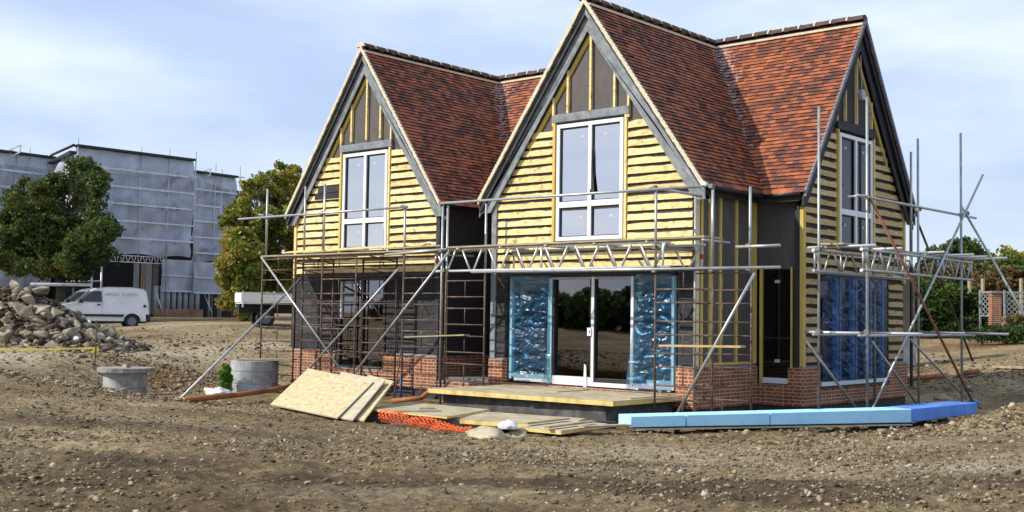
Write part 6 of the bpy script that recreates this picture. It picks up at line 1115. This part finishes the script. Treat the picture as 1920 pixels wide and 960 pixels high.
# trellis fence and brick pier
def wp(px, py, d): return dep(px, py, d)
pr = thing('brick_pier', tuple(wp(1870, 612, 46)), 'square red brick pier between two trellis panels', 'pier'); c = wp(1869, 612, 46); mb = MB(); zt4 = wp(1869, 549, 46).z
mb.slab(c - RTf * .19 - Vector((0, 0, .4)), c + RTf * .19 - Vector((0, 0, .4)), c + RTf * .19 + FWf * .36 - Vector((0, 0, .4)), c - RTf * .19 + FWf * .36 - Vector((0, 0, .4)), (0, 0, zt4 - c.z + .4)); mb.build('shaft', M['brick'], pr); mb = MB(); cc = Vector((c.x, c.y, zt4)); mb.slab(cc - RTf * .23 - FWf * .05, cc + RTf * .23 - FWf * .05, cc + RTf * .23 + FWf * .41, cc - RTf * .23 + FWf * .41, (0, 0, .07)); mb.build('cap', M['concrete'], pr)
for (a0, a1, d0, lab) in ((1884, 1950, 48.6, 'grey diamond trellis panel right of the brick pier'), (1838, 1856, 49.4, 'narrow grey trellis strip left of the brick pier')):
    A, B = wp(a0, 612, d0), wp(a1, 612, d0 - .4); zt4, zb4 = wp(a0, 548, d0).z, wp(a0, 592, d0).z; tr_ = thing('trellis', tuple((A + B) / 2), lab, 'trellis'); L_ = (B - A).length; d = (B - A).normalized(); mb = MB(); hgt = zt4 - zb4; k = -hgt
    while k < L_:
        for sg_ in (1, -1):
            u0, u1 = k, k + hgt; z0_, z1_ = (zb4, zt4) if sg_ > 0 else (zt4, zb4)
            if u0 < 0: z0_ += (z1_ - z0_) * (-u0) / hgt; u0 = 0
            if u1 > L_: z1_ -= (z1_ - (zb4 if sg_ > 0 else zt4)) * (u1 - L_) / hgt if False else 0; t_ = (L_ - k) / hgt; z1_ = (zb4 + hgt * t_) if sg_ > 0 else (zt4 - hgt * t_); u1 = L_
            p, q = A + d * u0, A + d * u1; mb.bar((p.x, p.y, z0_), (q.x, q.y, z1_), .03, .03)
        k += .22
    mb.build('lattice', M['greyboard'], tr_); mb = MB(); mb.bar((A.x, A.y, zt4), (B.x, B.y, zt4), .06, .06); mb.bar((A.x, A.y, zb4), (B.x, B.y, zb4), .06, .06); mb.build('rail', M['greyboard'], tr_); MB().tube((A.x, A.y, A.z - .2), (A.x, A.y, zt4 + .1), .05, 6).build('post', M['greyboard'], tr_)
    if a0 > 1880: mb = MB(); mb.slab(A - Vector((0, 0, .4)), B - Vector((0, 0, .4)), B + FWf * .3 - Vector((0, 0, .4)), A + FWf * .3 - Vector((0, 0, .4)), (0, 0, zb4 - A.z + .35)); mb.build('dwarf_wall', M['brick'], tr_)
for px, lab in ((1818, 'left'), (1843, 'middle'), (1915, 'right')):
    c = wp(px, 560, 56); MB().tube((c.x, c.y, c.z - 1.5), (c.x, c.y, wp(px, 522, 56).z), .09, 8).build('pergola_post', M['scafboard'], None, label='weathered timber post under the creeper hedge, %s one of the three' % lab, cat='post', group='timber posts under the creeper hedge')
A, B = wp(1690, 545, 60), wp(1930, 548, 58); tb_ = MB(); tb_.slab(A + FWf * 2 - Vector((0, 0, 3)), B + FWf * 2 - Vector((0, 0, 3)), B + FWf * 2.3 - Vector((0, 0, 3)), A + FWf * 2.3 - Vector((0, 0, 3)), (0, 0, 3.2)); tb_.build('garden_wall', M['darkbarge'], None, label='dark wall in shade behind the posts under the creeper', cat='wall')
# block clad outbuilding seen past the right gable
c0, c1 = wp(1693, 662, 39), wp(1716, 662, 39.5); zt4 = wp(1700, 515, 39).z; ob = thing('chimney_stack', tuple((c0 + c1) / 2), 'narrow grey brown brick stack with pale base just behind the right gable', 'chimney stack'); zb4 = wp(1700, 631, 39).z
M['greybrick'] = brickmat('grey_brown_brick', (0.24, 0.175, 0.13), (0.16, 0.12, 0.095), (0.07, 0.06, 0.05))
Z3 = Vector((0, 0, 1)); MB().slab(c0 + Z3 * (zb4 - c0.z), c1 + Z3 * (zb4 - c1.z), c1 + FWf * .6 + Z3 * (zb4 - c1.z), c0 + FWf * .6 + Z3 * (zb4 - c0.z), (0, 0, zt4 - zb4)).build('shaft', M['greybrick'], ob); MB().slab(c0 - RTf * .02 - FWf * .02 - Z3 * .5, c1 + RTf * .02 - FWf * .02 - Z3 * .5, c1 + RTf * .02 + FWf * .62 - Z3 * .5, c0 - RTf * .02 + FWf * .62 - Z3 * .5, (0, 0, zb4 - c0.z + .5)).build('base', M['palecon'], ob)
p, q = dep(1865, 672, 36), dep(1925, 678, 34); p.z = HH(p.x, p.y) + .08; q.z = HH(q.x, q.y) + .08; MB().bar(p, q, .2, .07).build('timber_plank', M['scafboard'], None, label='brown timber plank lying on the slope at the right edge', cat='plank')
for px, py, d_, r3, mt, lab, sd_ in ((1764, 733, 30, (.20, .16, .13), 'rubble', 'pale grey concrete lump beside the right house corner', 61), (1825, 737, 29, (.16, .1, .1), 'bluefoildark', 'small blue plastic scrap behind the end of the blue boards', 62)):
    p = dep(px, py, d_); lump('debris', (p.x, p.y, HH(p.x, p.y) + .02), r3, mt, lab, 'debris', sd_)
# trees behind the photographer, seen only as reflections in the glass
rf = random.Random(4)
for k in range(17):
    x = -50 + k * 2.6; y = -40 - rf.uniform(0, 3) ; tree('broadleaf_tree', (x, y, HH(x, y)), 1.3 + rf.uniform(.7, 1.7) + (.7 if x > -31 else 0) - HH(x, y) , rf.uniform(1.8, 2.4), 'leafdark', 'dark tree behind the photographer, seen only mirrored in the patio doors', nleaf=2400, leaf=.26, nclump=16, trunk=.3, lowfrac=.0, seed=60 + k, group='trees behind the photographer')
# far wood closing the horizon on both sides
def farwood():
    P = []
    for k in range(9000):
        a = rf.uniform(math.radians(40), math.radians(215)); r = rf.uniform(150, 185); h_ = 4.5 + 2.5 * mnoise.noise(Vector((a * 14, 0, 0))) + 1.2 * mnoise.noise(Vector((a * 50, 2, 0))); P.append((r * math.cos(a), r * math.sin(a), 1 + h_ * rf.random() ** .6))
    o = leaves_np(np.array(P), 1.1, M['leafdark'], 'far_wood', None); tag(o, 'far line of dark trees along the horizon', 'wood', kind='stuff')
farwood()
